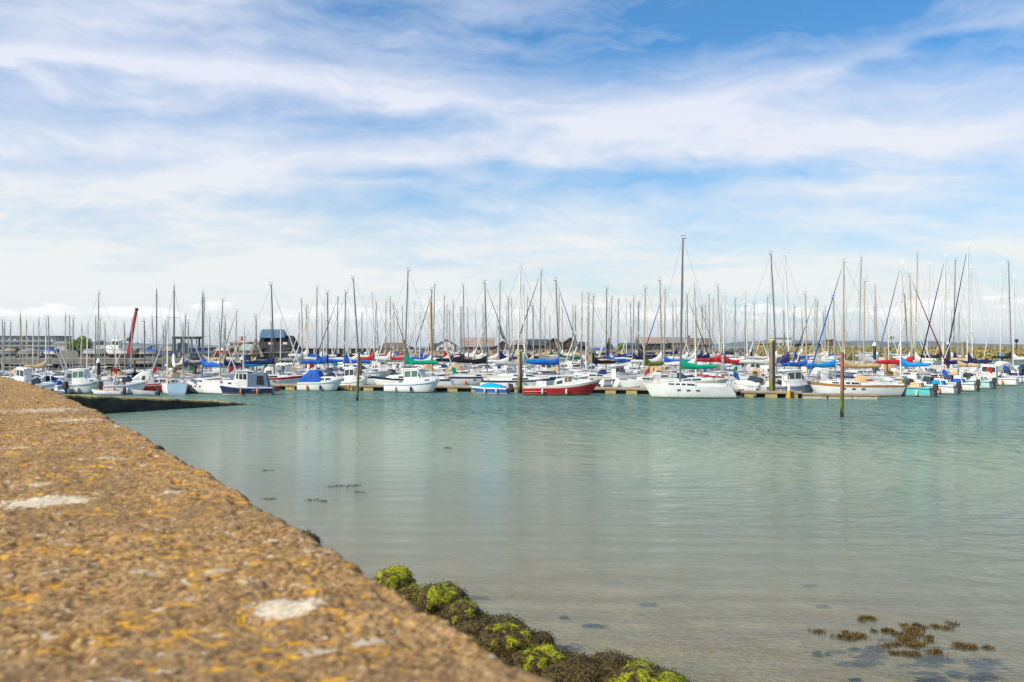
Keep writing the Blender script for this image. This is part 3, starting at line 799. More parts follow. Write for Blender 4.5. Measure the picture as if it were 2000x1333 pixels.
def rubble(name, label, line, wid, cnt, size, colr, seed, zt, mound):
    """breakwater: an earth core with a skin of loose armour stones"""
    rr = random.Random(seed); root = empty(name, (0, 0, 0), 0, label, 'breakwater')
    mb = MB(); rings = []
    for i, (x, y) in enumerate(line):
        p = Vector((x, y, 0)); a = Vector(line[max(i - 1, 0)]); c = Vector(line[min(i + 1, len(line) - 1)]); tn = (c - a).normalized()
        fr = Vector((tn.y, -tn.x, 0))
        rings.append([tuple(p + fr * k * wid + Vector((0, 0, hh))) for k, hh in ((1.0, -1.5), (0.45, zt * .72), (0.2, zt), (-0.5, zt), (-1.4, -1.5))])
    mb.loft(rings, closed=False, caps=(False, False)); part('core', mb, mound, root, smooth=0)
    sm = MB(); ico = [(0, 0, 1), (.89, 0, .45), (.28, .85, .45), (-.72, .53, .45), (-.72, -.53, .45), (.28, -.85, .45), (.72, .53, -.45), (-.28, .85, -.45), (-.89, 0, -.45), (-.28, -.85, -.45), (.72, -.53, -.45), (0, 0, -1)]
    icf = [(0, 1, 2), (0, 2, 3), (0, 3, 4), (0, 4, 5), (0, 5, 1), (1, 6, 2), (2, 7, 3), (3, 8, 4), (4, 9, 5), (5, 10, 1), (6, 7, 2), (7, 8, 3), (8, 9, 4), (9, 10, 5), (10, 6, 1), (11, 7, 6), (11, 8, 7), (11, 9, 8), (11, 10, 9), (11, 6, 10)]
    segs = [(Vector(line[i]), Vector(line[i + 1])) for i in range(len(line) - 1)]; tot = sum((b - a).length for a, b in segs)
    for _ in range(cnt):
        u = rr.uniform(0, tot)
        for a, b in segs:
            if u <= (b - a).length: break
            u -= (b - a).length
        tn = (b - a).normalized(); fr = Vector((tn.y, -tn.x)); f = rr.random()
        pos = a + tn * u + fr * (wid * (0.12 + 0.85 * f)); zz = zt * (1.02 - 1.12 * max(0, f - 0.1)) + rr.uniform(-.1, .2)
        s = size * rr.uniform(.6, 1.35)
        k = rr.choice((0, 0, 1, 1, 2))
        sm.add([(pos.x + v[0] * s * rr.uniform(.7, 1.2), pos.y + v[1] * s * rr.uniform(.7, 1.2), zz + v[2] * s * rr.uniform(.6, .95)) for v in ico], icf, k)
    tag(part('armour_stone', sm, colr, root, smooth=0), None, None, None, 'stuff')
    return root


ST = [mat('stone_tan', (0.36, 0.29, 0.20), 0.9, 0.25, 0.8), mat('stone_brown', (0.22, 0.16, 0.10), 0.9, 0.25, 0.8), mat('stone_grey', (0.36, 0.34, 0.30), 0.9, 0.25, 0.8)]
SG = [mat('stone_ochre', (0.36, 0.28, 0.10), 0.9, 0.25, 0.8), mat('stone_olive', (0.28, 0.26, 0.08), 0.9, 0.25, 0.8), mat('stone_rust', (0.25, 0.14, 0.06), 0.9, 0.25, 0.8)]
rubble('inner_breakwater', 'tan rubble breakwater behind the middle of the marina, below the sheds', [(-40, 298), (-18, 298), (20, 300), (62, 302)], 7, 1500, 0.85, ST, 5, 3.2, ROCKW)
rubble('outer_breakwater', 'ochre and green weedy breakwater across the right of the harbour', [(100, 400), (135, 382), (175, 362), (230, 345), (320, 330)], 9, 3200, 0.62, SG, 6, 4.5, mat('bank_grass', (0.26, 0.24, 0.06), 0.95, 0.3, 0.4))
rubble('harbour_mouth_mole', 'dark low stone mole by the harbour mouth right of the sheds', [(64, 400), (82, 405), (104, 402)], 6, 420, 0.8, [ST[1], ROCKW, ST[0]], 8, 3.4, ROCKW)

HILL = mat('hill_blue', (0.10, 0.14, 0.13), 0.95, 0.2, 0.004)
for nm, x0, x1, yy, hh, sd in (('hills', 1500, 3700, 8600, 96, 2), ('far_coast', 2300, 5600, 9600, 62, 9), ('left_hills', -6600, -2400, 8000, 60, 4)):
    mb = MB(); rings = []
    for i in range(61):
        f = i / 60; x = x0 + (x1 - x0) * f; e = math.sin(math.pi * f) ** 0.6
        hz = hh * e * (0.62 + 0.5 * noise.noise((x * 0.0013, sd, 0)) + 0.12 * noise.noise((x * 0.006, sd, 0)))
        rings.append([(x, yy, -2), (x, yy + 260, hz * 0.7), (x, yy + 500, max(hz, 0.5)), (x, yy + 1300, -2)])
    mb.loft(rings, closed=False, caps=(False, False)); structure(part(nm, mb, HILL, None))

# ------------------------------------------------------------------ boats (local axes: bow +x, port +y, water line z = 0)
CACHE = {}


def cached(key, fn):
    if key not in CACHE: CACHE[key] = fn()
    return CACHE[key]


class Hull:
    """lines of a hull; L length, B beam, freeboard stern / mid / bow, tr transom width ratio, rb bow rake, rs transom rake (+ slopes forward at the top)"""
    def __init__(h, L, B, fs, fm, fb, draft=0.45, tr=0.72, rb=0.9, rs=0.35, mid=0.42, full=2.2, flare=0.0):
        h.L, h.B, h.fs, h.fm, h.fb, h.draft, h.tr, h.rb, h.rs, h.mid, h.full, h.flare = L, B, fs, fm, fb, draft, tr, rb, rs, mid, full, flare
        h.key = (L, B, fs, fm, fb, draft, tr, rb, rs, mid, full, flare)

    def z(h, s):
        if s < 0.4: f = s / 0.4; return h.fs + (h.fm - h.fs) * (1 - (1 - f) ** 2)
        f = (s - 0.4) / 0.6; return h.fm + (h.fb - h.fm) * f ** 1.8

    def b(h, s):
        if s < h.mid: return h.B / 2 * (h.tr + (1 - h.tr) * math.sin(math.pi / 2 * s / h.mid))
        return h.B / 2 * max(1 - ((s - h.mid) / (1 - h.mid)) ** h.full, 0.0)

    def x(h, s, z):
        k = 1 - max(min(z / h.z(s), 1), -0.5)
        return -h.L / 2 + s * h.L - h.rb * s ** 7 * k - h.rs * (1 - s) ** 9 * (k - 1) * 1.0 - (0 if h.rs < 0 else 0)

    def P(h, s, yfrac, dz=0.0):
        return Vector((h.x(s, h.z(s)), h.b(s) * yfrac, h.z(s) + dz))

    def s_at(h, x):
        return min(max((x + h.L / 2) / h.L, 0), 1)


SS = [0, .03, .1, .2, .32, .45, .58, .7, .8, .88, .94, .98, 1.0]


def hull_mesh(h):
    def make():
        mb = MB(); rings = []
        W = [0.0, 0.66, 0.90, 0.925, 0.975, 0.995, 1.0]
        for s in SS:
            zs = h.z(s); dr = h.draft * (1 - 0.75 * s ** 4) * (0.55 + 0.45 * min(s / .3, 1)); zz = [-dr, -dr * .62, 0.02, 0.12, zs * .5, zs * .80, zs]
            half = []
            for k, w_ in enumerate(W):
                e = 1 + (1.6 + h.flare) * s ** 3
                y = max(h.b(s), 0.012) * (w_ ** e if w_ > 0 else 0)
                if k < 6: y *= 1 - h.flare * 0.12 * (1 - zz[k] / zs) * s
                half.append((h.x(s, zz[k]), y, zz[k]))
            ring = [(p[0], -p[1], p[2]) for p in half[::-1]] + half[1:]
            rings.append(ring)
        strip = [3, 2, 2, 1, 0, 0, 0, 0, 1, 2, 2, 3]   # sheer band, topsides x2, boot, antifoul x2 mirrored
        strip = [3, 2, 2, 1, 0, 0] + [0, 0, 1, 2, 2, 3]
        o = len(mb.v)
        mb.loft(rings, closed=False, caps=(False, False), mis=strip)
        n = 13
        mb.f.append(tuple(o + j for j in range(n))[::-1]); mb.m.append(4)
        # gunwale lip turned inward
        for sg in (-1, 1):
            r2 = [[(h.x(s, h.z(s)), sg * max(h.b(s), .012), h.z(s)), (h.x(s, h.z(s)), sg * max(h.b(s) - 0.05, 0.004), h.z(s) + 0.004), (h.x(s, h.z(s)), sg * max(h.b(s) - 0.05, 0.004), h.z(s) - 0.08)] for s in SS]
            mb.loft(r2, mi=3, closed=False, caps=(False, False))
        return mb.mesh('hull', [ANTI['blue'], HULLC['navy'], WHITE, WHITE, WHITE], 40)
    return cached(('hull', h.key), make)


def deck_mesh(h):
    def make():
        mb = MB(); rings = []
        for s in SS:
            b_ = max(h.b(s) - 0.045, 0.003); x = h.x(s, h.z(s)) + (0.04 if s == 0 else (-0.03 if s == 1 else 0))
            rings.append([(x, -b_, h.z(s) - 0.055), (x, -b_ * .5, h.z(s) - 0.03), (x, 0, h.z(s) - 0.015), (x, b_ * .5, h.z(s) - 0.03), (x, b_, h.z(s) - 0.055)])
        mb.loft(rings, closed=False, caps=(False, False))
        return mb.mesh('deck', [DECK], 40)
    return cached(('deck', h.key), make)


class House:
    """deck house lofted through stations (x, half width bottom, half width top, z0, z1)"""
    def __init__(s, st): s.st = st

    def mesh(s, key, name='cabin', cap=0.05):
        def make():
            mb = MB(); rings = []
            for (x, wb, wt, z0, z1) in s.st:
                rings.append([(x, -wb, z0), (x, -wt, z1 - 0.03), (x, -wt * .85, z1), (x, 0, z1 + cap), (x, wt * .85, z1), (x, wt, z1 - 0.03), (x, wb, z0)])
            mb.loft(rings, closed=True)
            return mb.mesh(name, [WHITE], 30)
        return cached(key, make)

    def side(s, i, sg):
        a, b = s.st[i], s.st[i + 1]
        A0, A1 = Vector((a[0], sg * a[1], a[3])), Vector((a[0], sg * a[2], a[4] - .03)); B0, B1 = Vector((b[0], sg * b[1], b[3])), Vector((b[0], sg * b[2], b[4] - .03))
        return [A0, B0, B1, A1] if sg < 0 else [B0, A0, A1, B1]

    def front(s, i):
        a, b = s.st[i], s.st[i + 1]
        return [Vector((b[0], -b[1], b[3])), Vector((b[0], b[1], b[3])), Vector((a[0], a[2], a[4])), Vector((a[0], -a[2], a[4]))]


def pane(root_cabin, quad, u0, u1, v0, v1, glass=GLASS, name='window'):
    mb = MB().slab(quad, u0, u1, v0, v1, 0.012, 0.03)
    return part(name, mb, glass, root_cabin, smooth=0)


def rails(h, s0, s1, ht, nst, key):
    """stanchions with two wires along one side; both sides in turn"""
    out = []
    for sg in (-1, 1):
        def make(sg=sg):
            mb = MB(); tops = []; mids = []
            for i in range(nst):
                s = s0 + (s1 - s0) * i / (nst - 1); p = h.P(s, 0.95 * sg)
                q = p + Vector((0, 0, ht)); mb.tube([p, q], 0.016, 4); tops.append(q); mids.append(p + Vector((0, 0, ht * .55)))
            mb.tube(tops, 0.010, 4); mb.tube(mids, 0.007, 4)
            return mb.mesh('guard_rail', [STEEL], 0)
        out.append(cached(('rail', h.key, s0, s1, ht, nst, sg), make))
    return out


def pulpit(h, bow=True):
    def make():
        mb = MB()
        ss2 = [0.9, 0.96, 1.0] if bow else [0.10, 0.02, 0.0]
        lf = [h.P(s, -0.9) + Vector((0, 0, .6)) for s in ss2]; rt = [h.P(s, .9) + Vector((0, 0, .6)) for s in ss2]
        mb.tube(lf + rt[::-1], 0.02, 5)
        for p in (lf[0], lf[1], rt[0], rt[1]): mb.tube([p - Vector((0, 0, .62)), p], 0.016, 4)
        lw = [p - Vector((0, 0, .28)) for p in lf[:2]] ; mb.tube(lw, .013, 4); lw = [p - Vector((0, 0, .28)) for p in rt[:2]]; mb.tube(lw, .013, 4)
        return mb.mesh('pulpit' if bow else 'pushpit', [STEEL], 0)
    return cached(('pulpit', h.key, bow), make)


def sail_cover(length, fat, rise, seed=0):
    """stowed mainsail under its cover: starts at the mast (x = 0), runs aft along the boom, climbs the mast"""
    def make():
        mb = MB(); rings = []; N = 12
        for i in range(N + 1):
            f = i / N; x = -0.03 - length * f
            r_ = fat * (1.0 - 0.50 * f) * (1 + 0.10 * math.sin(9 * f + seed))
            up = rise * max(0, 1 - f / 0.22) ** 1.5; sag = -0.05 * math.sin(3.14 * f) + 0.02 * math.sin(11 * f + seed)
            zc = 0.10 + r_ * 0.8 + sag + up * .5; hz = r_ * 1.15 + up * .5
            rings.append([(x, r_ * (0.9 + .12 * math.sin(3 * q + 5 * f)) * math.cos(q) * .75, zc + hz * math.sin(q)) for q in [2 * math.pi * j / 9 for j in range(9)]])
        mb.loft(rings)
        return mb.mesh('sail_cover', [COVER['blue']], 50)
    return cached(('cover', round(length, 1), round(fat, 2), round(rise, 1), seed), make)


def sprayhood(wd, ht, ln):
    def make():
        mb = MB(); rings = []
        for i, (fx, fz) in enumerate(((0, 0.02), (.25, .55), (.55, .95), (.85, 1.02), (1, .98))):
            rg = []
            for j in range(9):
                q = math.pi * j / 8; rg.append((ln * (1 - fx), math.cos(q) * wd * (.86 + .14 * fx), ht * fz * min(1, math.sin(q) * 1.5) ** .7 if fz > .1 else 0.02))
            rings.append(rg)
        mb.loft(rings, closed=False, caps=(False, False))
        return mb.mesh('sprayhood', [COVER['blue']], 60)
    return cached(('hood', round(wd, 1), ht, ln), make)


UNIT_MAST = {}


def mast_mesh(H, r):
    def make():
        mb = MB(); mb.tube([(0, 0, 0), (0, 0, H * .6), (0, 0, H * .9), (0, 0, H)], [r, r, r * .85, r * .62], 7)
        mb.box((-0.10, 0, H + .02), (.42, .07, .07)); mb.tube([(-.22, 0, H), (-.22, 0, H + .75)], .010, 3); mb.tube([(.1, 0, H), (.1, 0, H + .3)], .012, 3); mb.box((.02, 0, H + .3), (.4, .02, .05))
        return mb.mesh('mast', [MASTC['silver']], 50)
    return cached(('mast', round(H, 1), r), make)


def spreader_mesh(w_):
    def make():
        mb = MB(); mb.tube([(-.12, -w_, .05), (0, 0, 0), (-.12, w_, .05)], [.018, .032, .018], 4); return mb.mesh('spreader', [MASTC['silver']], 0)
    return cached(('spr', round(w_, 2)), make)


def rig(root, h, H, xm, zdeck, mastc, rake, cover, furl, near, wire=0.014, thick=0.085, coverlen=None, gone=False):
    """mast with spreaders, stays, boom, covered mainsail and rolled headsail"""
    r_ = thick * (0.8 + 0.25 * min(H, 14) / 14)
    Hm = H - zdeck
    Hq = round(Hm * 2) / 2
    ms = obj('mast', mast_mesh(Hq, r_), root, (xm, 0, zdeck - .02), rot=(0, -rake, 0), mats=[MASTC[mastc]])
    ms.scale = (1, 1, Hm / Hq)
    top = Vector((xm - math.sin(rake) * Hm, 0, zdeck + Hm * math.cos(rake)))
    sp = [0.5] if Hm < 9.5 else [0.36, 0.66]
    for f in sp:
        o = obj('spreader', spreader_mesh(h.B * (.30 if f < .6 else .24)), ms, (0, 0, Hq * f), mats=[MASTC[mastc]])
    bow = Vector((h.L / 2 - .12, 0, h.fb)); stern = Vector((h.x(0, h.fs) + .1, 0, h.fs)); frac = 1.0 if H > 10 else .88
    hd = Vector((xm, 0, zdeck)).lerp(top, frac)
    mb = MB().tube([bow, hd], wire, 3, caps=False); part('forestay', mb, WIRE, root, 0)
    mb = MB().tube([stern, top], wire, 3, caps=False); part('backstay', mb, WIRE, root, 0)
    for sg in (-1, 1):
        sh = h.P(h.s_at(xm - .25), .93 * sg); k = [sh]
        for f in sp:
            c = Vector((xm, 0, zdeck)).lerp(top, f); k.append(c + Vector((-.12, sg * h.B * (.30 if f < .6 else .24), .05)))
        k.append(Vector((xm, 0, zdeck)).lerp(top, .97))
        mb = MB().tube(k, wire, 3, caps=False); part('shroud', mb, WIRE, root, 0)
    if furl:
        a, b_ = bow.lerp(hd, .045), bow.lerp(hd, .93)
        fr = .038 + .0022 * H
        mb = MB().tube([a, a.lerp(b_, .08), a.lerp(b_, .3), a.lerp(b_, .7), b_], [fr * .5, fr * 1.1, fr * 1.15, fr * .8, fr * .35], 7); part('furled_headsail', mb, COVER[furl], root, 50)
    bl = coverlen or h.L * .38; zb = 1.15 if h.L < 8 else 1.35
    bo = MB().tube([(0, 0, 0), (-bl * 1.06, 0, 0)], .055, 6)
    bm_ = obj('boom', bo.mesh('boom', [MASTC[mastc]], 50), root, (xm - .08, 0, zdeck + zb), rot=(0, R(1.0), 0))
    if cover: obj('sail_cover', sail_cover(bl, .17 + .014 * h.L, random.choice((.25, .5, .9)), random.randrange(3)), bm_, (0, 0, -.06), mats=[COVER[cover]])
    return ms


def yacht(loc, yaw, L, H, hullc='white', stripe=None, cover='blue', furl=None, mastc='silver', rake=R(1), hood=None, anti='blue', near=1, group='yachts on the marina moorings', style=0, boot=None, transom=None, thick=.085, name='sailing_yacht'):
    """near: 2 front row, 1 middle rows, 0 far rows"""
    root = empty(name, loc, yaw, None, 'yacht', group)
    B = round(L * .33 - (0 if L < 9 else .25), 2)
    h = Hull(L, B, .92 + .025 * L, .90 + .027 * L, 1.1 + .042 * L, .45, .70 if style == 0 else .46, .10 * L if style == 0 else .14 * L, .055 * L if style == 0 else -.07 * L)
    root['boat_length'] = L
    obj('hull', hull_mesh(h), root, mats=[ANTI[anti], HULLC[boot or stripe or 'navy'], HULLC[hullc], HULLC[stripe] if stripe else HULLC[hullc], HULLC[transom or hullc]])
    obj('deck', deck_mesh(h), root, mats=[TEAK if style == 1 and near else DECK])
    st = []
    for f, wk, ht in ((-.06, .60, .40), (.04, .62, .42), (.16, .58, .38), (.26, .46, .30), (.315, .36, .06)):
        x = f * L; s = h.s_at(x); z0 = h.z(s) - .06; st.append((x, h.b(s) * wk + .12, h.b(s) * wk, z0, z0 + ht * (.62 + .042 * L)))
    hs = House(st)
    cab = obj('cabin', hs.mesh(('coach', h.key)), root)
    for sg in (-1, 1):
        if near == 2:
            for i, (u0, u1) in ((0, (.1, .9)), (1, (.05, .42)), (1, (.55, .92)), (2, (.05, .7))): pane(cab, hs.side(i, sg), *((u0, u1) if sg < 0 else (1 - u1, 1 - u0)), .32, .84)
        elif near == 1:
            pane(cab, hs.side(0, sg), .06, .94, .28, .86); pane(cab, hs.side(1, sg), .05, .95, .28, .86)
        else:
            pane(cab, hs.side(1, sg), .0, 1.0, .25, .88); pane(cab, hs.side(0, sg), .1, .9, .3, .85)

    z_c = hs.st[0]
    part('companionway', MB().box((z_c[0] - .02, 0, z_c[3] + (z_c[4] - z_c[3]) * .55), (.06, .62, (z_c[4] - z_c[3]) * .8)), HULLC['wood'] if random.random() < .5 else GLASS, cab, 0)
    if near:
        part('hatch', MB().box((.20 * L, 0, hs.st[2][4] + .03), (.55, .55, .07)), GLASS, cab, 0)
        for sg in (-1, 1):
            for s_ in (.42, .52, .62):
                p_ = h.P(s_, sg * .985); part('portlight', MB().box((p_.x, p_.y, h.z(s_) * .68), (.36, .05, .13)), GLASS, root, 0)
        pk = h.P(.05, random.choice((-.8, .8)))
        part('horseshoe_buoy', MB().tube([(pk.x + .24 * math.cos(a_), pk.y, pk.z + .42 + .26 * math.sin(a_)) for a_ in [R(-150 + 30 * j_) + R(90 + 150) for j_ in range(9)]], .075, 5), random.choice((FENDER[2], COVER['white'], HULLC['yellow'])), root)
        if random.random() < .3:
            fx_ = h.x(0, h.fs) + .1; mb_ = MB().tube([(fx_, .5, h.fs), (fx_ - .35, .5, h.fs + 1.5)], .018, 4)
            en = part('flagstaff', mb_, MASTC['wood'], root); part('ensign', MB().loft([[(fx_ - .32 - .06 * j_, .5 + .05 * math.sin(j_ * 1.7), h.fs + 1.45 - .02 * j_), (fx_ - .30 - .09 * j_, .5 + .05 * math.sin(j_ * 1.7 + .6), h.fs + .95 - .06 * j_)] for j_ in range(8)], closed=False, caps=(False, False)), random.choice((COVER['red'], COVER['blue'], COVER['green'])), en)
        if random.random() < .4:
            part('stowed_dinghy', MB().loft([[(x_, -w_, 0), (x_, -w_ * .8, .26), (x_, w_ * .8, .26), (x_, w_, 0)] for x_, w_ in ((-1.1, .5), (-.6, .62), (.5, .58), (1.0, .3), (1.2, .08))]), random.choice((COVER['grey'], COVER['slate blue'], COVER['black'])), root, loc=(.335 * L, 0, h.z(.82) + .02))

    def cock():
        mb = MB(); x0, x1 = -.42 * L, -.07 * L; wd = h.b(.25) * .62; zc = h.z(.25)
        for sg in (-1, 1): mb.box(((x0 + x1) / 2, sg * wd, zc + .10), (x1 - x0, .2, .36), 0, 0, 1.0, .6)
        mb.box((x0 + .1, 0, zc + .06), (.2, wd * 2, .26)); mb.box(((x0 + x1) / 2, 0, zc - .03), (x1 - x0 - .1, wd * 2 - .2, .04), 1)
        return mb.mesh('cockpit', [WHITE, SOLE], 0)
    obj('cockpit', cached(('cock', h.key), cock), root)
    xm = .10 * L; zd = h.z(h.s_at(xm)) + .36 * (.62 + .042 * L) - .03
    rig(root, h, H, xm, zd, mastc, rake, cover, furl, near, thick=thick)
    if hood: obj('sprayhood', sprayhood(h.b(.4) * .62, .62, 1.15), root, (-.13 * L, 0, h.z(.4) + .3), mats=[COVER[hood]])
    if near:
        for me_ in rails(h, .1, .9, .6, 5, 0): obj('guard_rail', me_, root)
        obj('pulpit', pulpit(h, True), root); obj('pushpit', pulpit(h, False), root)
        for i in range(3):
            s = .3 + .2 * i; p = h.P(s, -1.06); sph = cached('fender', lambda: MB().tube([(0, 0, .28), (0, 0, .2), (0, 0, -.2), (0, 0, -.28)], [.05, .11, .11, .05], 7).mesh('fender', [FENDER[0]], 50))
            if (i + int(L * 3)) % 3 != 1 or near == 2: obj('fender', sph, root, (p.x, p.y, .45), mats=[random.choice(FENDER)])
        if near == 2:
            mb = MB(); N = 14; c = (-.30 * L, 0, h.z(.2) + .62)
            mb.tube([(c[0], c[1] + .42 * math.cos(6.283 * j / N), c[2] + .42 * math.sin(6.283 * j / N)) for j in range(N + 1)], .02, 4); mb.tube([(c[0], 0, c[2]), (c[0] + .12, 0, h.z(.2))], .06, 5); part('steering_wheel', mb, STEEL, root)
    return root


def motorboat(loc, yaw, L, kind, hullc='white', stripe='blue', canvasc='blue', anti='blue', label=None, glass=GLASS, near=1, group='motor boats on the marina moorings', name='motor_boat', sheerc=None, deckm=None):
    root = empty(name, loc, yaw, label, 'boat', group); root['boat_length'] = L
    B = round(L * .34, 2)
    if kind == 'launch': h = Hull(L, B, .85, .85, 1.25, .4, .82, .5, -.1, .45, 2.6)
    elif kind == 'speed': h = Hull(L, B, .62, .68, .82, .3, .88, .9, .1, .35, 2.0, .5)
    elif kind == 'work': h = Hull(L, L * .29, .88, .95, 1.75, .4, .85, 1.35, .05, .40, 2.2, .8)
    elif kind == 'dinghy': h = Hull(L, L * .40, .42, .42, .62, .2, .8, .35, .02, .4, 2.2)
    else: h = Hull(L, B, .95, 1.0, 1.45, .4, .86, .95, .08, .42, 2.3, .4)
    obj('hull', hull_mesh(h), root, mats=[ANTI[anti], HULLC[stripe or 'navy'] if kind != 'launch' else WHITE, HULLC[hullc], HULLC[sheerc or ('white' if kind in ('launch', 'work') else hullc)] if sheerc != 'stripe' else HULLC[stripe], HULLC[hullc]])
    obj('deck', deck_mesh(h), root, mats=[deckm or DECK])
    bz = lambda f: h.z(h.s_at(f * L)) - .06
    wb = lambda f: h.b(h.s_at(f * L))

    def house(fr, nm='cabin', cap=.05):
        hs = House([(f * L, wb(f) * a, wb(f) * c, bz(f), bz(f) + z) for f, a, c, z in fr])
        return hs, obj('cabin', hs.mesh((kind, h.key, nm), 'cabin', cap), root)
    if kind == 'pilot':                        # cruiser with a tall wheel house amidships
        hs, cab = house([(-.12, .74, .66, 1.55), (.02, .76, .68, 1.62), (.14, .74, .62, 1.56), (.22, .72, .56, .55), (.36, .62, .46, .40), (.42, .4, .3, .12)])
        rf = MB().loft([[(x, -w_, z), (x, -w_ * .9, z + .09), (x, w_ * .9, z + .09), (x, w_, z)] for x, w_, z in ((-.20 * L, wb(-.1) * .70, bz(-.1) + 1.56), (0, wb(0) * .74, bz(0) + 1.63), (.15 * L, wb(.15) * .66, bz(.15) + 1.57), (.18 * L, wb(.15) * .55, bz(.15) + 1.48))])
        part('roof', rf, WHITE, root)
        for sg in (-1, 1):
            for i, (u0, u1) in ((0, (.1, .93)), (1, (.07, .93))): pane(cab, hs.side(i, sg), u0, u1, .48, .90, glass)
            pane(cab, hs.side(2, sg), *((.08, .6) if sg < 0 else (.4, .92)), .55, .92, glass)
            if near: pane(cab, hs.side(3, sg), .25, .8, .35, .7, glass)
        for u0, u1 in ((.06, .34), (.37, .63), (.66, .94)): pane(cab, hs.front(2), u0, u1, .18, .9, glass)
        for me_ in rails(h, .62, .97, .55, 4, 0): obj('guard_rail', me_, root)
        obj('pulpit', pulpit(h, True), root)
        mb = MB(); mb.tube([(-.02 * L, 0, bz(0) + 1.6), (-.06 * L, 0, bz(0) + 2.5)], [.03, .015], 5); part('aerial', mb, STEEL, root)
    elif kind == 'cuddy':                      # low cabin forward, folding canvas over the cockpit
        hs, cab = house([(-.02, .74, .64, .62), (.12, .76, .62, .60), (.26, .7, .5, .48), (.38, .5, .34, .16)])
        for sg in (-1, 1): pane(cab, hs.side(0, sg), .1, .9, .35, .8, glass); pane(cab, hs.side(1, sg), .1, .85, .35, .8, glass)
        mb = MB(); rings = []
        for fx, zz in ((.03, .62), (-.02, 1.25), (-.08, 1.46), (-.22, 1.44), (-.34, .98), (-.44, .55)):
            w_ = wb(max(fx, -.42)) * .78; z0 = bz(fx); rings.append([(fx * L, -w_, z0), (fx * L, -w_ * .92, z0 + zz * .8), (fx * L, -w_ * .6, z0 + zz), (fx * L, w_ * .6, z0 + zz), (fx * L, w_ * .92, z0 + zz * .8), (fx * L, w_, z0)])
        mb.loft(rings); cv = part('canopy', mb, COVER[canvasc], root, 40)
        for sg in (-1, 1):
            q = [Vector((-.24 * L, sg * wb(-.24) * .76, bz(-.24) + .2)), Vector((-.03 * L, sg * wb(-.03) * .76, bz(-.03) + .2)), Vector((-.04 * L, sg * wb(-.04) * .715, bz(-.04) + 1.0)), Vector((-.22 * L, sg * wb(-.22) * .715, bz(-.2) + 1.0))]
            if sg > 0: q = [q[1], q[0], q[3], q[2]]
            pane(cv, q, .08, .92, .35, .92, GLASS)
        for me_ in rails(h, .6, .97, .5, 4, 0): obj('guard_rail', me_, root)
        obj('pulpit', pulpit(h, True), root)
    elif kind == 'launch':                     # white wheel house with canvas shelter aft of it
        hs, cab = house([(-.06, .80, .74, 1.62), (.10, .80, .72, 1.62), (.155, .78, .68, 1.58), (.20, .76, .62, .62), (.36, .60, .48, .46), (.42, .4, .3, .1)])
        part('roof', MB().box((.02 * L, 0, bz(0) + 1.70), (.27 * L, wb(0) * 1.62, .09)), WHITE, root, 0)
        for sg in (-1, 1):
            pane(cab, hs.side(0, sg), *((.12, .5) if sg < 0 else (.5, .88)), .52, .88, glass); pane(cab, hs.side(0, sg), *((.6, .95) if sg < 0 else (.05, .4)), .52, .88, glass)
            pane(cab, hs.side(1, sg), .1, .8, .54, .88, glass); pane(cab, hs.side(3, sg), .3, .75, .35, .72, glass)
        for u0, u1 in ((.08, .48), (.52, .92)): pane(cab, hs.front(2), u0, u1, .3, .9, glass)
        mb = MB(); rings = []
        for fx, zz in ((-.065, 1.60), (-.20, 1.62), (-.34, 1.52), (-.40, 1.25), (-.43, .5)):
            w_ = wb(fx) * .80; z0 = bz(fx); rings.append([(fx * L, -w_, z0), (fx * L, -w_ * .97, z0 + zz * .86), (fx * L, -w_ * .75, z0 + zz), (fx * L, w_ * .75, z0 + zz), (fx * L, w_ * .97, z0 + zz * .86), (fx * L, w_, z0)])
        mb.loft(rings); cv = part('canopy', mb, COVER[canvasc], root, 30)
        for sg in (-1, 1):
            q = [Vector((-.39 * L, sg * wb(-.39) * .8, bz(-.3) + .1)), Vector((-.075 * L, sg * wb(-.07) * .8, bz(-.1) + .1)), Vector((-.075 * L, sg * wb(-.07) * .776, bz(-.1) + 1.36)), Vector((-.36 * L, sg * wb(-.36) * .776, bz(-.3) + 1.28))]
            if sg > 0: q = [q[1], q[0], q[3], q[2]]
            pane(cv, q, .36, .93, .14, .92, GLASS) if sg > 0 else pane(cv, q, .07, .62, .14, .92, GLASS)
        for me_ in rails(h, .62, .95, .5, 4, 0): obj('guard_rail', me_, root)
        tx = MB()                              # illegible white script on the bow / quarter
        for sg in (-1, 1):
            pts = []
            for i in range(46):
                f = i / 45; xx = -.30 * L + .16 * L * f; s = h.s_at(xx); pts.append((xx, sg * (h.b(s) * .985 + .02), .52 + .10 * math.sin(f * 31) * (1 + .8 * math.sin(f * 7)) + .03 * math.sin(f * 60)))
            tx.tube(pts, .012, 3)
        part('lettering', tx, WHITE, root, 0)
    elif kind == 'speed':                      # small sports boat under a fitted cover
        mb = MB(); rings = []
        for fx, zz, k in ((-.40, .12, .75), (-.30, .34, .82), (-.05, .52, .84), (.08, .44, .80), (.22, .2, .70), (.34, .05, .5)):
            w_ = wb(fx) * k; z0 = bz(fx) + .03; rings.append([(fx * L, -w_, z0), (fx * L, -w_ * .8, z0 + zz * .75), (fx * L, 0, z0 + zz), (fx * L, w_ * .8, z0 + zz * .75), (fx * L, w_, z0)])
        mb.loft(rings); part('boat_cover', mb, COVER[canvasc], root, 45)
        mb = MB().box((-.5 * L - .25, 0, .75), (.45, .4, .65), 0, 0, .75); part('outboard', mb, RUBBER, root)
    elif kind == 'work':                       # low aft deck, high flared bow, small wheel house forward of midships
        hs, cab = house([(-.10, .66, .60, .62), (.02, .68, .6, 1.0), (.12, .68, .56, .98), (.17, .66, .5, .55), (.32, .52, .38, .30), (.38, .3, .2, .05)])
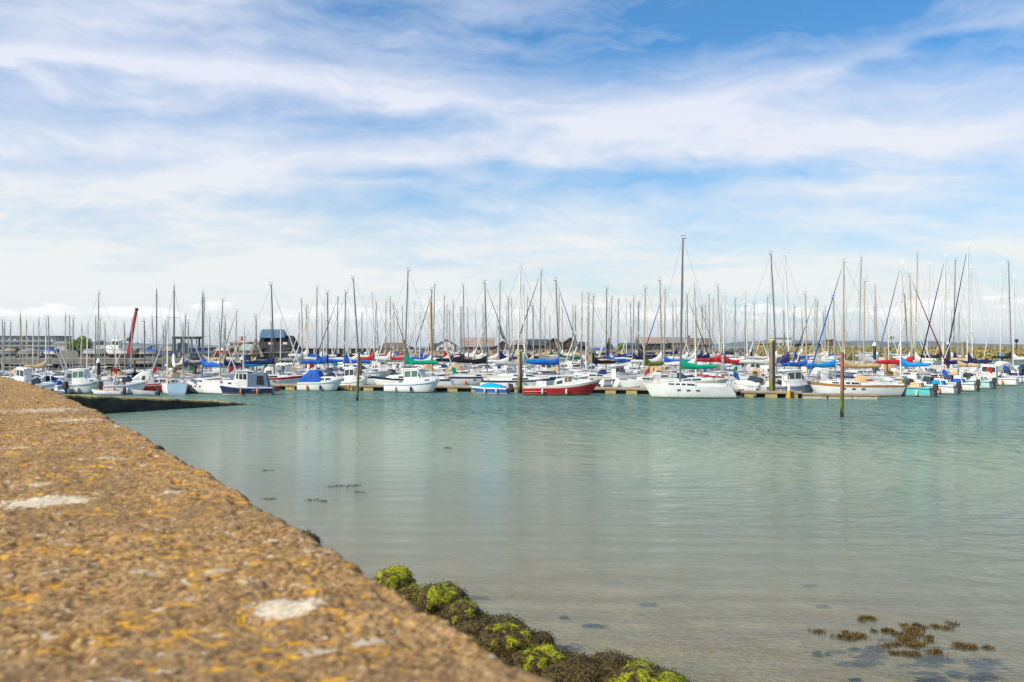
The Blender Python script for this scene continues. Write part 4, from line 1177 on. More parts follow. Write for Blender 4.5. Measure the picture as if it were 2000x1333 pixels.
        part('roof', MB().box((.03 * L, 0, bz(.03) + 1.06), (.22 * L, wb(.03) * 1.34, .08)), WHITE, root, 0)
        for sg in (-1, 1):
            pane(cab, hs.side(1, sg), .06, .4, .45, .88, mat('amber_glass', (.22, .15, .05), .1)); pane(cab, hs.side(1, sg), .5, .94, .45, .88, mat('amber_glass', (.22, .15, .05), .1)); pane(cab, hs.side(0, sg), .2, .8, .35, .75, glass)
        for u0, u1 in ((.08, .48), (.52, .92)): pane(cab, hs.front(2), u0, u1, .2, .9, glass)
        for me_ in rails(h, .02, .5, .55, 5, 0): obj('guard_rail', me_, root)
        part('engine_box', MB().box((-.27 * L, 0, bz(-.27) + .3), (1.1, .9, .55), 0, 0, .9), WHITE, root, 0)
        mb = MB()
        for sg in (-1, 1): mb.tube([(f * L, sg * (wb(f) * .96 + .05), .42) for f in (-.48, -.35, -.2)], .022, 4)
        part('rubbing_strake', mb, WHITE, root, 0)
        part('lettering_panel', MB().box((-.5 * L + .02, 0, .6), (.02, .01, .01)), WHITE, root, 0) if False else None
    elif kind == 'dinghy':
        for f in (-.25, .08): part('thwart', MB().box((f * L, 0, h.z(.4) - .02), (.25, wb(f) * 1.8, .05)), TEAK, root, 0)
        part('outboard', MB().box((-.5 * L - .12, 0, .55), (.3, .28, .5), 0, 0, .75).box((-.5 * L - .16, 0, .1), (.14, .1, .6)), RUBBER, root, 0)
    elif kind == 'open':                       # sports cruiser with wind screen, arch and outboard
        hs, cab = house([(.0, .80, .74, .34), (.14, .76, .62, .36), (.30, .6, .42, .22), (.40, .3, .2, .06)])
        scr = MB().loft([[(.10 * L, -wb(.1) * .7, bz(.1) + .3), (.02 * L, -wb(.1) * .66, bz(.1) + .85), (-.08 * L, -wb(.0) * .76, bz(0) + .75), (-.08 * L, -wb(0) * .8, bz(0) + .3)], [(.15 * L, 0, bz(.1) + .36), (.06 * L, 0, bz(.1) + .92), (.05 * L, 0, bz(.1) + .90), (.12 * L, 0, bz(.1) + .36)], [(.10 * L, wb(.1) * .7, bz(.1) + .3), (.02 * L, wb(.1) * .66, bz(.1) + .85), (-.08 * L, wb(.0) * .76, bz(0) + .75), (-.08 * L, wb(0) * .8, bz(0) + .3)]])
        part('windscreen', scr, GLASS, root)
        mb = MB(); mb.tube([(-.28 * L, -wb(-.28) * .85, bz(-.28)), (-.22 * L, -wb(-.28) * .8, bz(-.28) + 1.2), (-.22 * L, wb(-.28) * .8, bz(-.28) + 1.2), (-.28 * L, wb(-.28) * .85, bz(-.28))], .05, 5); part('arch', mb, WHITE, root)
        mb = MB(); mb.box((-.18 * L, 0, bz(-.2) + .25), (.26 * L, wb(-.2) * 1.3, .45), 0, 0, .85); part('cockpit_cover', mb, COVER[canvasc], root, 0)
        mb = MB().box((-.5 * L - .28, 0, 1.0), (.5, .42, .7), 0, 0, .7).box((-.5 * L - .3, 0, .35), (.26, .16, .8)); part('outboard', mb, RUBBER, root)
    if kind not in ('dinghy', 'work'):
        for sg in (-1, 1):
            rub = cached(('rub', h.key, sg), lambda: MB().tube([(h.x(s, h.z(s) * .82), sg * (h.b(s) * (1 - .02 * s) + .012), h.z(s) * .83) for s in SS[:-2]], .035, 4).mesh('rubbing_strake', [RUBBER], 0))
            obj('rubbing_strake', rub, root, mats=[HULLC[stripe or 'navy']])
    if near and kind not in ('dinghy',):
        sph = cached('fender', lambda: MB().tube([(0, 0, .28), (0, 0, .2), (0, 0, -.2), (0, 0, -.28)], [.05, .11, .11, .05], 7).mesh('fender', [FENDER[0]], 50))
        for s in (.25, .55):
            for sg in (-1, 1): p = h.P(s, sg * 1.07); obj('fender', sph, root, (p.x, p.y, .42), mats=[random.choice(FENDER)])
    return root

# ------------------------------------------------------------------ buildings on the far shore
def house(name, label, px0, px1, y_ridge, y_eave, d, dep, roofc, wallc, base=2.2, gable='side', wins=0, chim=(), doors=0, winz=.45, cat='house', glassm=GLASS):
    x0, x1 = X(px0, d), X(px1, d); wd = x1 - x0; ze, zr = Z(y_eave, d), Z(y_ridge, d); cx = (x0 + x1) / 2
    root = empty(name, (cx, d, base), 0, label, cat)
    he, hr = ze - base, zr - base
    mb = MB()
    if gable == 'side':
        mb.loft([[(sx * wd / 2, 0, 0), (sx * wd / 2, 0, he), (sx * wd / 2, dep / 2, hr - .05), (sx * wd / 2, dep, he), (sx * wd / 2, dep, 0)] for sx in (-1, 1)])
        r = MB(); o = .35; k = (hr - he) / (dep / 2)
        for sg in (-1, 1):
            ya, yb = (-o, dep / 2) if sg < 0 else (dep / 2, dep + o)
            za = he - o * k if sg < 0 else hr; zb = hr if sg < 0 else he - o * k
            r.add([(-wd / 2 - .3, ya, za), (wd / 2 + .3, ya, za), (wd / 2 + .3, yb, zb), (-wd / 2 - .3, yb, zb)] + [(-wd / 2 - .3, ya, za + .22), (wd / 2 + .3, ya, za + .22), (wd / 2 + .3, yb, zb + .22), (-wd / 2 - .3, yb, zb + .22)], [(3, 2, 1, 0), (4, 5, 6, 7), (0, 1, 5, 4), (1, 2, 6, 5), (2, 3, 7, 6), (3, 0, 4, 7)])
    elif gable == 'front':
        mb.loft([[(-wd / 2, y, 0), (-wd / 2, y, he), (0, y, hr - .05), (wd / 2, y, he), (wd / 2, y, 0)] for y in (0, dep)])
        r = MB(); o = .35; k = (hr - he) / (wd / 2)
        for sg in (-1, 1):
            xa = sg * (wd / 2 + o); za = he - o * k
            r.add([(xa, -.3, za), (0, -.3, hr), (0, dep + .3, hr), (xa, dep + .3, za), (xa, -.3, za + .22), (0, -.3, hr + .22), (0, dep + .3, hr + .22), (xa, dep + .3, za + .22)], [(3, 2, 1, 0), (4, 5, 6, 7), (0, 1, 5, 4), (1, 2, 6, 5), (2, 3, 7, 6), (3, 0, 4, 7)])
    else:
        mb.box((0, dep / 2, he / 2), (wd, dep, he)); r = MB().box((0, dep / 2, he + (hr - he) / 2), (wd + .6, dep + .6, max(hr - he, .15)))
    part('wall', mb, wallc, root, 0); rf = part('roof', r, roofc, root, 0)
    for i in range(wins):
        u = (i + .5) / wins; ww = min(1.3, wd / wins * .55); zc = he * winz
        wn = part('window', MB().box(((u - .5) * wd * .92, -.02, zc + .2), (ww, .08, min(1.3, he * .4))), glassm, root, 0)
        part('frame', MB().box(((u - .5) * wd * .92, -.045, zc + .2), (.08, .06, min(1.3, he * .4))), WHITE, wn, 0)
    for i in range(doors):
        u = (i + .5) / doors; part('door', MB().box(((u - .5) * wd * .8 + .9, -.02, min(1.05, he * .4)), (1.0, .1, min(2.1, he * .8))), mat('door_paint', (.08, .10, .12), .6), root, 0)
    for u in chim: part('chimney', MB().box(((u - .5) * wd, dep / 2, hr + .35), (.7, .6, 1.5)), mat('brick', (.30, .14, .09), .9), rf, 0)
    return root


SLATE = mat('slate', (0.075, 0.085, 0.10), 0.6, .2, .8); PINKROOF = mat('pink_tile', (0.40, 0.29, 0.25), .85, .2, .5); BROWNROOF = mat('brown_tile', (0.20, 0.135, 0.10), .85, .2, .5)
RENDER_W = mat('white_render', (.72, .72, .70), .9, .08, .3); DARKB = mat('dark_boards', (.085, .07, .06), .85, .3, .6); BROWNB = mat('brown_boards', (.12, .075, .05), .85, .3, .6)
BLUEROOF = mat('blue_metal', (.09, .17, .27), .45, .15, .4); TANW = mat('tan_render', (.45, .36, .24), .9, .15, .4); GREYW = mat('grey_render', (.52, .53, .56), .9, .12, .3)
STONEB = mat('stone_block', (.26, .21, .16), .9, .25, .8); LIGHTROOF = mat('pale_roof', (.66, .64, .60), .7, .08, .3); TIMBER = mat('pale_timber', (.42, .33, .22), .8, .2, 1.0); GREENB = mat('green_boards', (.05, .12, .08), .85, .2, .5)

ap = empty('apartment_block', (X(45, 470), 470, 2.2), 0, 'grey apartment block with rows of dark windows at far left', 'building')
W1 = X(104, 470) - X(-30, 470)
part('wall', MB().box((0, 8, 3.6), (W1, 14, 7.2)), GREYW, ap, 0)
part('roof', MB().box((0, 8, 7.4), (W1 + 1, 15, .5)), SLATE, ap, 0)
for r_ in range(3):
    for c_ in range(11):
        x = (c_ + .5) / 11 * W1 - W1 / 2; wn = part('window', MB().box((x, .95, 1.3 + r_ * 2.25), (1.7, .12, 1.35)), GLASS, ap, 0)
        part('frame', MB().box((x, .90, 1.3 + r_ * 2.25), (.1, .06, 1.35)), WHITE, wn, 0)
    part('balcony', MB().box((0, .35, .45 + r_ * 2.25), (W1 * .98, 1.1, .12)).box((0, -.15, .85 + r_ * 2.25), (W1 * .98, .05, .45)), mat('balcony_glass', (.42, .50, .52), .15), ap, 0)
house('apartment_wing', 'lower flat-roofed grey wing beside the apartment block', 106, 133, 663.5, 665, 470, 12, SLATE, GREYW, gable='flat', wins=5, winz=.6, cat='building')
for k, (a, c, y0, y1, rm, wm) in enumerate([(176, 210, 683, 688, BROWNROOF, TANW), (262, 286, 680, 687, BROWNROOF, STONEB)]):
    house('cottage', ['low brown cottage right of the round tree', 'low stone cottage between the red crane and the pale hut'][k], a, c, y0, y1, 300, 8, rm, wm, wins=3)
house('boat_hut', 'small pale blue gabled hut on the quay', 286, 312, 674, 681, 215, 6, mat('pale_blue_roof', (.40, .46, .54), .7), mat('pale_blue_boards', (.34, .40, .50), .8), gable='front', wins=3, cat='hut')
house('net_store', 'dark low net store behind the boat hoist', 362, 402, 679, 682, 260, 8, BROWNROOF, BROWNB, gable='flat', wins=4, cat='shed')
house('harbour_office', 'tan flat-roofed building left of the dark gabled roof', 449, 484, 668, 671, 262, 9, TANW, TANW, gable='flat', wins=4, doors=1, cat='building')
house('glazed_porch', 'pale green lean-to beside the dark gabled building', 470, 492, 674, 684, 248, 5, mat('pale_green_roof', (.36, .44, .42), .6), GREYW, gable='side', wins=3, cat='building')
# the large dark roofed building with the blue ridge
d = 244; pb = empty('harbour_building', (X(530, d), d, 2.2), 0, 'large dark-roofed gabled building with blue upper roof and pale timber gable', 'building')
def px(x): return X(x, d) - X(530, d)
def pz(y): return Z(y, d) - 2.2
part('wall', MB().box(((px(492) + px(570)) / 2, 5, pz(690) / 2), (px(570) - px(492), 10, pz(690))), mat('green_glass_wall', (.16, .22, .22), .4), pb, 0)
rf = part('roof', MB().loft([[(px(500), -.6, pz(689)), (px(500), 5, pz(655)), (px(500), 10.6, pz(689))], [(px(548), -.6, pz(687)), (px(548), 5, pz(656)), (px(548), 10.6, pz(687))], [(px(566), -.6, pz(684)), (px(562), 5, pz(655.5)), (px(566), 10.6, pz(684))], [(px(573), -.6, pz(684)), (px(566), 5, pz(657)), (px(573), 10.6, pz(684))]]), mat('black_slate', (.022, .022, .026), .8, .2, .6), pb, 0)
part('upper_roof', MB().loft([[(px(501), 2.4, pz(660)), (px(501), 5.2, pz(643)), (px(501), 8, pz(660))], [(px(550), 2.4, pz(660)), (px(546), 5.2, pz(643)), (px(550), 8, pz(660))]]), BLUEROOF, pb, 0)
part('gable', MB().loft([[(px(484), -.9, pz(701)), (px(501), -.9, pz(659)), (px(519), -.9, pz(701))], [(px(484), -.5, pz(701)), (px(501), -.5, pz(659)), (px(519), -.5, pz(701))]]), TIMBER, pb, 0)
gw = part('window', MB().loft([[(px(493), -1.0, pz(696)), (px(501.5), -1.0, pz(673)), (px(510), -1.0, pz(696))], [(px(493), -.85, pz(696)), (px(501.5), -.85, pz(673)), (px(510), -.85, pz(696))]]), GLASS, pb, 0)
for f in (690, 683): part('frame', MB().box((px(501.5), -1.02, pz(f)), (px(508) - px(495), .05, .15)), TIMBER, gw, 0)
for a in (527, 556): part('skylight', MB().box((px(a), .65 if a < 540 else .5, pz(671)), (1.0, .25, .5)), WHITE, rf, 0)
for i in range(7): part('window', MB().box((px(522 + i * 7), -.05, pz(695)), (.62, .12, 1.0)), GLASS, pb, 0)
ls = house('long_shed', 'long low shed with pale roof and dark glazed front', 573, 738, 676, 681, 258, 12, LIGHTROOF, mat('dark_glazing', (.04, .06, .065), .25, .2, .5), gable='flat', cat='shed')
for i in range(14): part('pillar', MB().box((X(573 + 6 + i * 11.7, 258) - X(655.5, 258), -.1, 1.1), (.35, .2, 2.2)), LIGHTROOF, ls, 0)
house('cottage', 'brown-roofed cottage right of the long low shed', 746, 790, 671, 681, 315, 9, BROWNROOF, STONEB, base=2.4, wins=4, chim=(.97,))
house('low_store', 'low pale store between the brown cottage and the white house', 800, 846, 682, 685, 330, 7, SLATE, RENDER_W, base=2.4, wins=2, cat='shed')
house('cottage', 'white gabled house with dark slate roof behind the rubble bank', 852, 888, 664, 675, 318, 9, SLATE, RENDER_W, base=2.4, gable='front', wins=2, winz=.55)
house('lean_to', 'dark slate lean-to left of the white gabled house', 838, 853, 672, 680, 322, 6, SLATE, DARKB, base=2.4, wins=1, cat='shed')
house('barn', 'pink-roofed stone barn with dark openings', 903, 962, 661, 677.5, 325, 11, PINKROOF, DARKB, base=2.4, wins=5, winz=.4, cat='barn', glassm=DARKB)
for k, (a, c, y0, y1, g, rm, wm, lab) in enumerate([(964, 1000, 667, 680, 'front', SLATE, DARKB, 'dark gabled shed left of the yellow-topped pile'), (998, 1030, 666, 674, 'side', PINKROOF, BROWNB, 'pink-roofed shed behind the yellow-topped pile'),
                                             (1028, 1072, 664, 675, 'side', SLATE, DARKB, 'long dark slate shed right of the yellow-topped pile'), (1068, 1098, 661, 671, 'front', SLATE, BROWNB, 'narrow dark gabled shed, left of the brick gable'),
                                             (1096, 1134, 660.5, 673, 'front', BROWNROOF, BROWNB, 'brown brick gabled shed, broadest of the dark sheds'), (1132, 1148, 669, 676, 'side', SLATE, DARKB, 'small dark shed at the right end of the dark sheds'),
                                             (1214, 1252, 671.5, 676, 'side', SLATE, GREENB, 'low green boarded shed right of the conifer'), (1248, 1302, 660, 671, 'side', PINKROOF, DARKB, 'pink-roofed house with chimney right of the green shed'),
                                             (1302, 1346, 660, 670, 'side', mat('grey_tile', (.26, .25, .24), .85), STONEB, 'grey-roofed stone house, middle of the right hand row'), (1348, 1390, 662, 674, 'side', BROWNROOF, STONEB, 'dark stone house at the right end of the row')]):
    house('shed' if k < 7 else 'cottage', lab, a, c, y0, y1, 322 + 2 * (k % 3), 9, rm, wm, base=2.4, gable=g, wins=3 if g == 'side' else 2, chim=(.06,) if k in (7, 9) else (), cat='shed' if k < 7 else 'house', winz=.35)
mo = 404
house('ochre_hut', 'ochre block hut on the harbour mouth mole', 1483, 1505, 670.5, 672, mo, 6, TANW, mat('ochre_wall', (.38, .24, .08), .9), base=3.0, gable='flat', wins=2, cat='hut')
house('cabin_block', 'white boxy cabin behind the weedy square pile', 1511, 1546, 659, 661, mo, 8, GREYW, RENDER_W, base=3.0, gable='flat', wins=4, winz=.5, cat='building')
house('stone_store', 'low dark stone store right of the white boxy cabin', 1553, 1604, 671, 673, mo, 7, SLATE, DARKB, base=2.0, gable='flat', wins=3, cat='shed')
house('brick_tower', 'slim brown brick tower on the mole', 1616, 1627, 663.5, 665, 398, 2.5, BROWNB, mat('tower_brick', (.17, .09, .06), .9), base=2.0, gable='flat', wins=1, cat='tower')
structure(part('mole_ground', MB().box((X(1550, mo), mo + 8, 0.7), (40, 24, 4.4)), ROCKW, None, 0))

# ------------------------------------------------------------------ trees
def tree(px_, py, d, rad, ht, base, label, leafc, seed, conic=False, name='tree'):
    rr = random.Random(seed); root = empty(name, (X(px_, d), d, base), 0, label, 'tree')
    tr = MB().tube([(0, 0, -.3), (.1, 0, ht * .4), (0, .1, ht * .75)], [.28, .2, .08], 7)
    for k in range(6): q = k * 1.05; tr.tube([(0, 0, ht * (.25 + .06 * k)), (math.cos(q) * rad * .6, math.sin(q) * rad * .6, ht * (.45 + .06 * k))], [.1, .03], 5)
    part('trunk', tr, mat('bark', (.10, .075, .05), .9), root)
    cl = [(Vector((rr.gauss(0, .42), rr.gauss(0, .42), rr.gauss(0, .34)))) for _ in range(26)]; mb = MB()
    for _ in range(5200):
        if conic:
            f = rr.random(); q = rr.uniform(0, 6.28); r_ = rad * (1 - f) * rr.uniform(.5, 1.05); c = Vector((r_ * math.cos(q), r_ * math.sin(q), ht * (.08 + .92 * f)))
        else:
            k = rr.choice(cl); k = k if k.length < .72 else k.normalized() * .72
            p = k + Vector((rr.gauss(0, 1), rr.gauss(0, 1), rr.gauss(0, 1))).normalized() * .30 * rr.uniform(.6, 1.1)
            c = Vector((p.x * rad, p.y * rad, ht * .58 + p.z * ht * .44))
        s = .16; a = Vector((rr.gauss(0, 1), rr.gauss(0, 1), rr.gauss(0, 1))).normalized() * s; b_ = a.cross(Vector((rr.gauss(0, 1), rr.gauss(0, 1), rr.gauss(0, 1)))).normalized() * s * .7
        mb.add([c - a, c + b_, c + a, c - b_], [(0, 1, 2, 3)])
    part('crown', mb, leafc, root, 0)


LEAF = mat('leaf', (.30, .44, .03), .6, .25, .7); LEAFD = mat('leaf_dark', (.03, .045, .018), .6, .25, .7)
tree(155, 680, 190, 2.5, 4.0, 2.95, 'round bright green tree right of the apartment block', LEAF, 1)
tree(176, 688, 212, 1.3, 2.2, 2.8, 'small dark bushy tree behind the round green tree', LEAFD, 2)
tree(44, 684, 260, 1.2, 2.6, 2.8, 'small green tree before the apartment block', LEAF, 3)
tree(1190, 678, 305, 1.9, 5.2, 2.2, 'dark conical conifer between the sheds', LEAFD, 4, True)
tree(1214, 678, 306, 1.2, 3.6, 2.2, 'small bright green bush right of the conifer', LEAF, 5)
tree(800, 680, 325, 1.4, 2.6, 2.3, 'dark bush between the brown cottage and the white house', LEAFD, 6)

# ------------------------------------------------------------------ cranes, hoist and small harbour gear
RED = mat('crane_red', (.42, .022, .03), .5, .15, .6)
d = 172; cr_ = empty('quay_crane', (X(249, d), d + 1, 3.02), 0, 'dark red crane with raised jib on the left quay', 'crane')
zc = lambda y: Z(y, d) - 3.02
xc = lambda x: X(x, d) - X(249, d)
part('base', MB().box((0, 0, .35), (2.6, 2.4, .7)), mat('crane_base', (.05, .03, .03), .7), cr_, 0)
part('tower', MB().loft([[(xc(245.5), -.5, .7), (xc(254.5), -.5, .7), (xc(254.5), .5, .7), (xc(245.5), .5, .7)], [(xc(246), -.45, zc(683)), (xc(253.5), -.45, zc(683)), (xc(253.5), .45, zc(683)), (xc(246), .45, zc(683))], [(xc(248), -.3, zc(672)), (xc(252), -.3, zc(672)), (xc(252), .3, zc(672)), (xc(248), .3, zc(672))]]), RED, cr_, 0)
part('jib', MB().loft([[(xc(x) - w_, -.2, zc(y)), (xc(x) + w_, -.2, zc(y)), (xc(x) + w_, .2, zc(y)), (xc(x) - w_, .2, zc(y))] for x, y, w_ in ((250.5, 674, .22), (251.5, 660, .30), (257, 630, .27), (262.5, 605, .16))]), RED, cr_, 0)
part('jib_head', MB().box((xc(262.8), 0, zc(604.5)), (.4, .5, .5)), RUBBER, cr_, 0)
part('lifting_ram', MB().tube([(xc(248), -.3, zc(664)), (xc(253.5), -.25, zc(640))], .07, 6), STEEL, cr_)
part('winch', MB().box((xc(247.5), -.1, zc(663)), (.5, .5, .6)), RUBBER, cr_, 0)
part('cable', MB().tube([(xc(264), 0, zc(605)), (xc(264.5), 0, zc(668))], .025, 4), WIRE, cr_, 0)
part('hook', MB().tube([(xc(264.5), 0, zc(668)), (xc(264.5), 0, zc(671)), (xc(266.5), 0, zc(672.5))], .08, 5), RUBBER, cr_, 0)

d = 178; ho = empty('boat_hoist', (X(358, d), d + 2, 3.02), 0, 'dark gantry boat hoist with blue cab on the left quay', 'hoist')
hx = lambda x: X(x, d) - X(358, d)
HB = mat('hoist_black', (.025, .03, .035), .6); BLU = mat('hoist_blue', (.12, .20, .38), .6)
hz_ = Z(662, d) - 3.02
for x in (341, 375):
    for y in (-2.2, 2.2): part('leg', MB().box((hx(x), y, hz_ / 2), (.5 if x < 350 else .28, .4, hz_)), HB if x < 350 else BLU, ho, 0)
part('top_beam', MB().box((hx(360), 0, hz_ + .18), (hx(382) - hx(338), 5.0, .42)), HB, ho, 0)
part('cab', MB().box((hx(354), -1.2, hz_ * .52), (1.4, 1.4, hz_ * .5)), BLU, ho, 0)
part('sling', MB().tube([(hx(376), 0, hz_), (hx(378), 0, hz_ - .9)], .1, 5), RUBBER, ho, 0)
part('window', MB().box((hx(354), -1.92, hz_ * .62), (1.0, .06, .7)), GLASS, ho, 0)

d = 312; rc_ = empty('derrick', (X(985, d), d - 6, 2.4), 0, 'rusty brown derrick arm leaning beside the pink-roofed barn', 'crane')
dx_ = lambda x: X(x, d) - X(985, d)
part('arm', MB().loft([[(dx_(x) - w_, -.2, Z(y, d) - 2.4), (dx_(x) + w_, -.2, Z(y, d) - 2.4), (dx_(x) + w_, .2, Z(y, d) - 2.4), (dx_(x) - w_, .2, Z(y, d) - 2.4)] for x, y, w_ in ((985, 664, .35), (980, 654, .30), (976, 641, .28))]), mat('rust', (.14, .095, .04), .9, .3, 1), rc_, 0)
part('post', MB().box((0, 0, 1.9), (.7, .7, 4.6), 0, 0, .7), mat('rust', (.14, .095, .04), .9), rc_, 0)
part('head', MB().box((dx_(976), 0, Z(641, d) - 2.4), (.7, .5, .8)), RUBBER, rc_, 0)

d = 240; fl = empty('flagpole', (X(489, d), d - 4, 2.2), 0, 'red and white flag on a pole left of the dark gabled roof', 'flag')
part('pole', MB().tube([(0, 0, 0), (0, 0, Z(657, d) - 2.2)], .05, 6), WHITE, fl)
mb = MB()
for i in range(8):
    for c_, (za, zb) in enumerate(((0, .32), (.32, .62), (.62, .95))):
        y0, y1 = .18 * math.sin(i * .9), .18 * math.sin((i + 1) * .9); zt = Z(658, d) - 2.2
        mb.add([(-.05 - i * .21, y0, zt - zb), (-.05 - i * .21, y0, zt - za), (-.05 - (i + 1) * .21, y1, zt - za - .03), (-.05 - (i + 1) * .21, y1, zt - zb - .03)], [(0, 1, 2, 3)], (0, 1, 0)[c_])
part('flag', mb, [canvas('flag_red', (.62, .03, .05)), COVER['white']], fl)

d = 318
part_ = empty('tarpaulin', (X(1164, d), d - 8, 2.6), 0, 'blue tarpaulin over stacked gear behind the rubble bank', 'tarpaulin')
mb = MB().loft([[(x, -1.2, 0), (x, -1.0, z_), (x, 0, z_ + .25), (x, 1.0, z_), (x, 1.2, 0)] for x, z_ in ((-2.0, 1.2), (-1, 1.65), (0.4, 1.5), (1.4, 1.7), (2.0, 1.3))]); part('sheet', mb, COVER['blue'], part_, 30)
part('stack', MB().box((0, 0, .3), (3.6, 1.8, .6)), TEAK, part_, 0)
for k, (px_, py, d, lab, dark) in enumerate([(1742, 660, 372, 'thin post with round green topmark on the outer breakwater', 0), (1985, 666, 345, 'short post with dark rounded topmark at far right', 1)]):
    r0 = empty('beacon', (X(px_, d), d, 4.4), 0, lab, 'beacon', 'breakwater beacons'); zt = Z(py, d) - 4.4
    part('post', MB().tube([(0, 0, -.6), (0, 0, zt)], .09 if not dark else .2, 6), MASTC['grey'] if not dark else BROWNB, r0)
    mb = MB()
    for sg in (-1, 1): mb.sphere((sg * (.33 if not dark else .25), 0, zt), (.45, .35, .62 if not dark else .7), 8, 6)
    part('topmark', mb, mat('topmark_green', (.10, .17, .03), .7) if not dark else LEAFD, r0)

# boats laid up ashore on the left quay
for k, (px_, d, L, c, yaw) in enumerate([(196, 180, 5.6, 'white', 8), (229, 178, 5.2, 'white', 172), (60, 172, 3.9, 'cream', 15), (92, 173, 3.6, 'white', 170), (294, 176, 3.8, 'white', 5), (326, 184, 4, 'blue', 176), (398, 182, 4.6, 'white', 10), (430, 186, 4, 'red', 170), (20, 176, 3.8, 'grey', 4)]):
    lab = ['large white boat laid up ashore behind the dark white-capped pile', 'white boat laid up ashore left of the red crane', 'cream boat ashore on the quay below the apartment block', 'small white boat ashore below the apartment wing', 'white boat ashore in front of the pale blue hut', 'blue boat ashore beside the boat hoist', 'white boat ashore right of the boat hoist', 'red boat ashore left of the tan flat-roofed building', 'grey boat ashore on the quay at far left'][k]
    o = motorboat((X(px_, d), d, 3.55), R(yaw), L, 'pilot' if k in (0, 1) else 'speed', c, 'navy', random.choice(['blue', 'white', 'white', 'grey', 'tan']), label=lab, near=0, group='boats laid up ashore', name='laid_up_boat')
    cm = cached('cradle', lambda: MB().box((-1.5, 0, -.45), (.25, 1.9, .5)).box((1.2, 0, -.45), (.25, 1.9, .5)).box((0, 0, -.62), (4.2, .25, .15)).mesh('cradle', [TEAK], 0))
    obj('cradle', cm, o)

# ------------------------------------------------------------------ pontoons, piles and poles
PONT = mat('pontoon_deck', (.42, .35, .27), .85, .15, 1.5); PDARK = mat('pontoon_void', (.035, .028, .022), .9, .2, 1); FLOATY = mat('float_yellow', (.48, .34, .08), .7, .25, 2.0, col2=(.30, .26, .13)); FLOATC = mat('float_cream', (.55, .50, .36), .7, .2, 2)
OBST = []     # (cx, cy, half length, half width, yaw)


def pontoon(label, p0, p1, wid, floats, fm=FLOATY, ht=.62):
    a = Vector((X(*p0), p0[1], 0)); b_ = Vector((X(*p1), p1[1], 0)); Ln = (b_ - a).length; yaw = math.atan2(b_.y - a.y, b_.x - a.x)
    root = empty('pontoon', tuple((a + b_) / 2), yaw, label, 'pontoon', 'floating pontoons')
    mb = MB(); n = int(Ln / 2.4) + 1
    part('deck', MB().box((0, 0, ht - .05), (Ln, wid, .10)), PONT, root, 0)
    part('side_beam', MB().box((0, -wid / 2 - .03, ht - .12), (Ln, .06, .16)), mat('pontoon_beam', (.36, .28, .19), .85, .2, 1.0), root, 0)
    part('void_shade', MB().box((0, .1, ht / 2 - .25), (Ln - .1, wid - .5, ht)), PDARK, root, 0)  # near-black box: the shade in the void between the floats, put into colour
    for i in range(floats):
        f = (i + .5) / floats - .5 + random.uniform(-.01, .01)
        part('float', MB().box((f * Ln, -.05, ht / 2 - .24), (1.15 if fm is FLOATY else 2.2, wid - .02, ht - .06)), fm, root, 0)
    for i in range(max(2, int(Ln / 6))):
        f = (i + .3) / max(2, int(Ln / 6)) - .5
        part('cleat', MB().box((f * Ln, -wid / 2 + .15, ht + .08), (.3, .06, .05)).box((f * Ln, -wid / 2 + .15, ht + .04), (.1, .05, .08)), STEEL, root, 0)
    c = (a + b_) / 2; OBST.append((c.x, c.y, Ln / 2, wid / 2, yaw)); return root


pontoon('long front pontoon with yellow floats between the navy launch and the red boat', (519, 117.5), (1040, 110.0), 2.4, 13)
pontoon('front pontoon with yellow floats between the red boat and the white yacht', (1042, 110.0), (1450, 103.0), 2.4, 9)
pontoon('front pontoon around the weedy square pile, right of the white yacht', (1446, 99.5), (1565, 98.2), 2.0, 3)
pontoon('near finger pontoon on cream floats before the varnished classic yacht', (1566, 97.0), (1714, 95.6), 1.3, 3, FLOATC, .5)
pontoon('left pontoon behind the yachts with shade-tinted transoms', (120, 112.5), (505, 114.5), 2.0, 8)


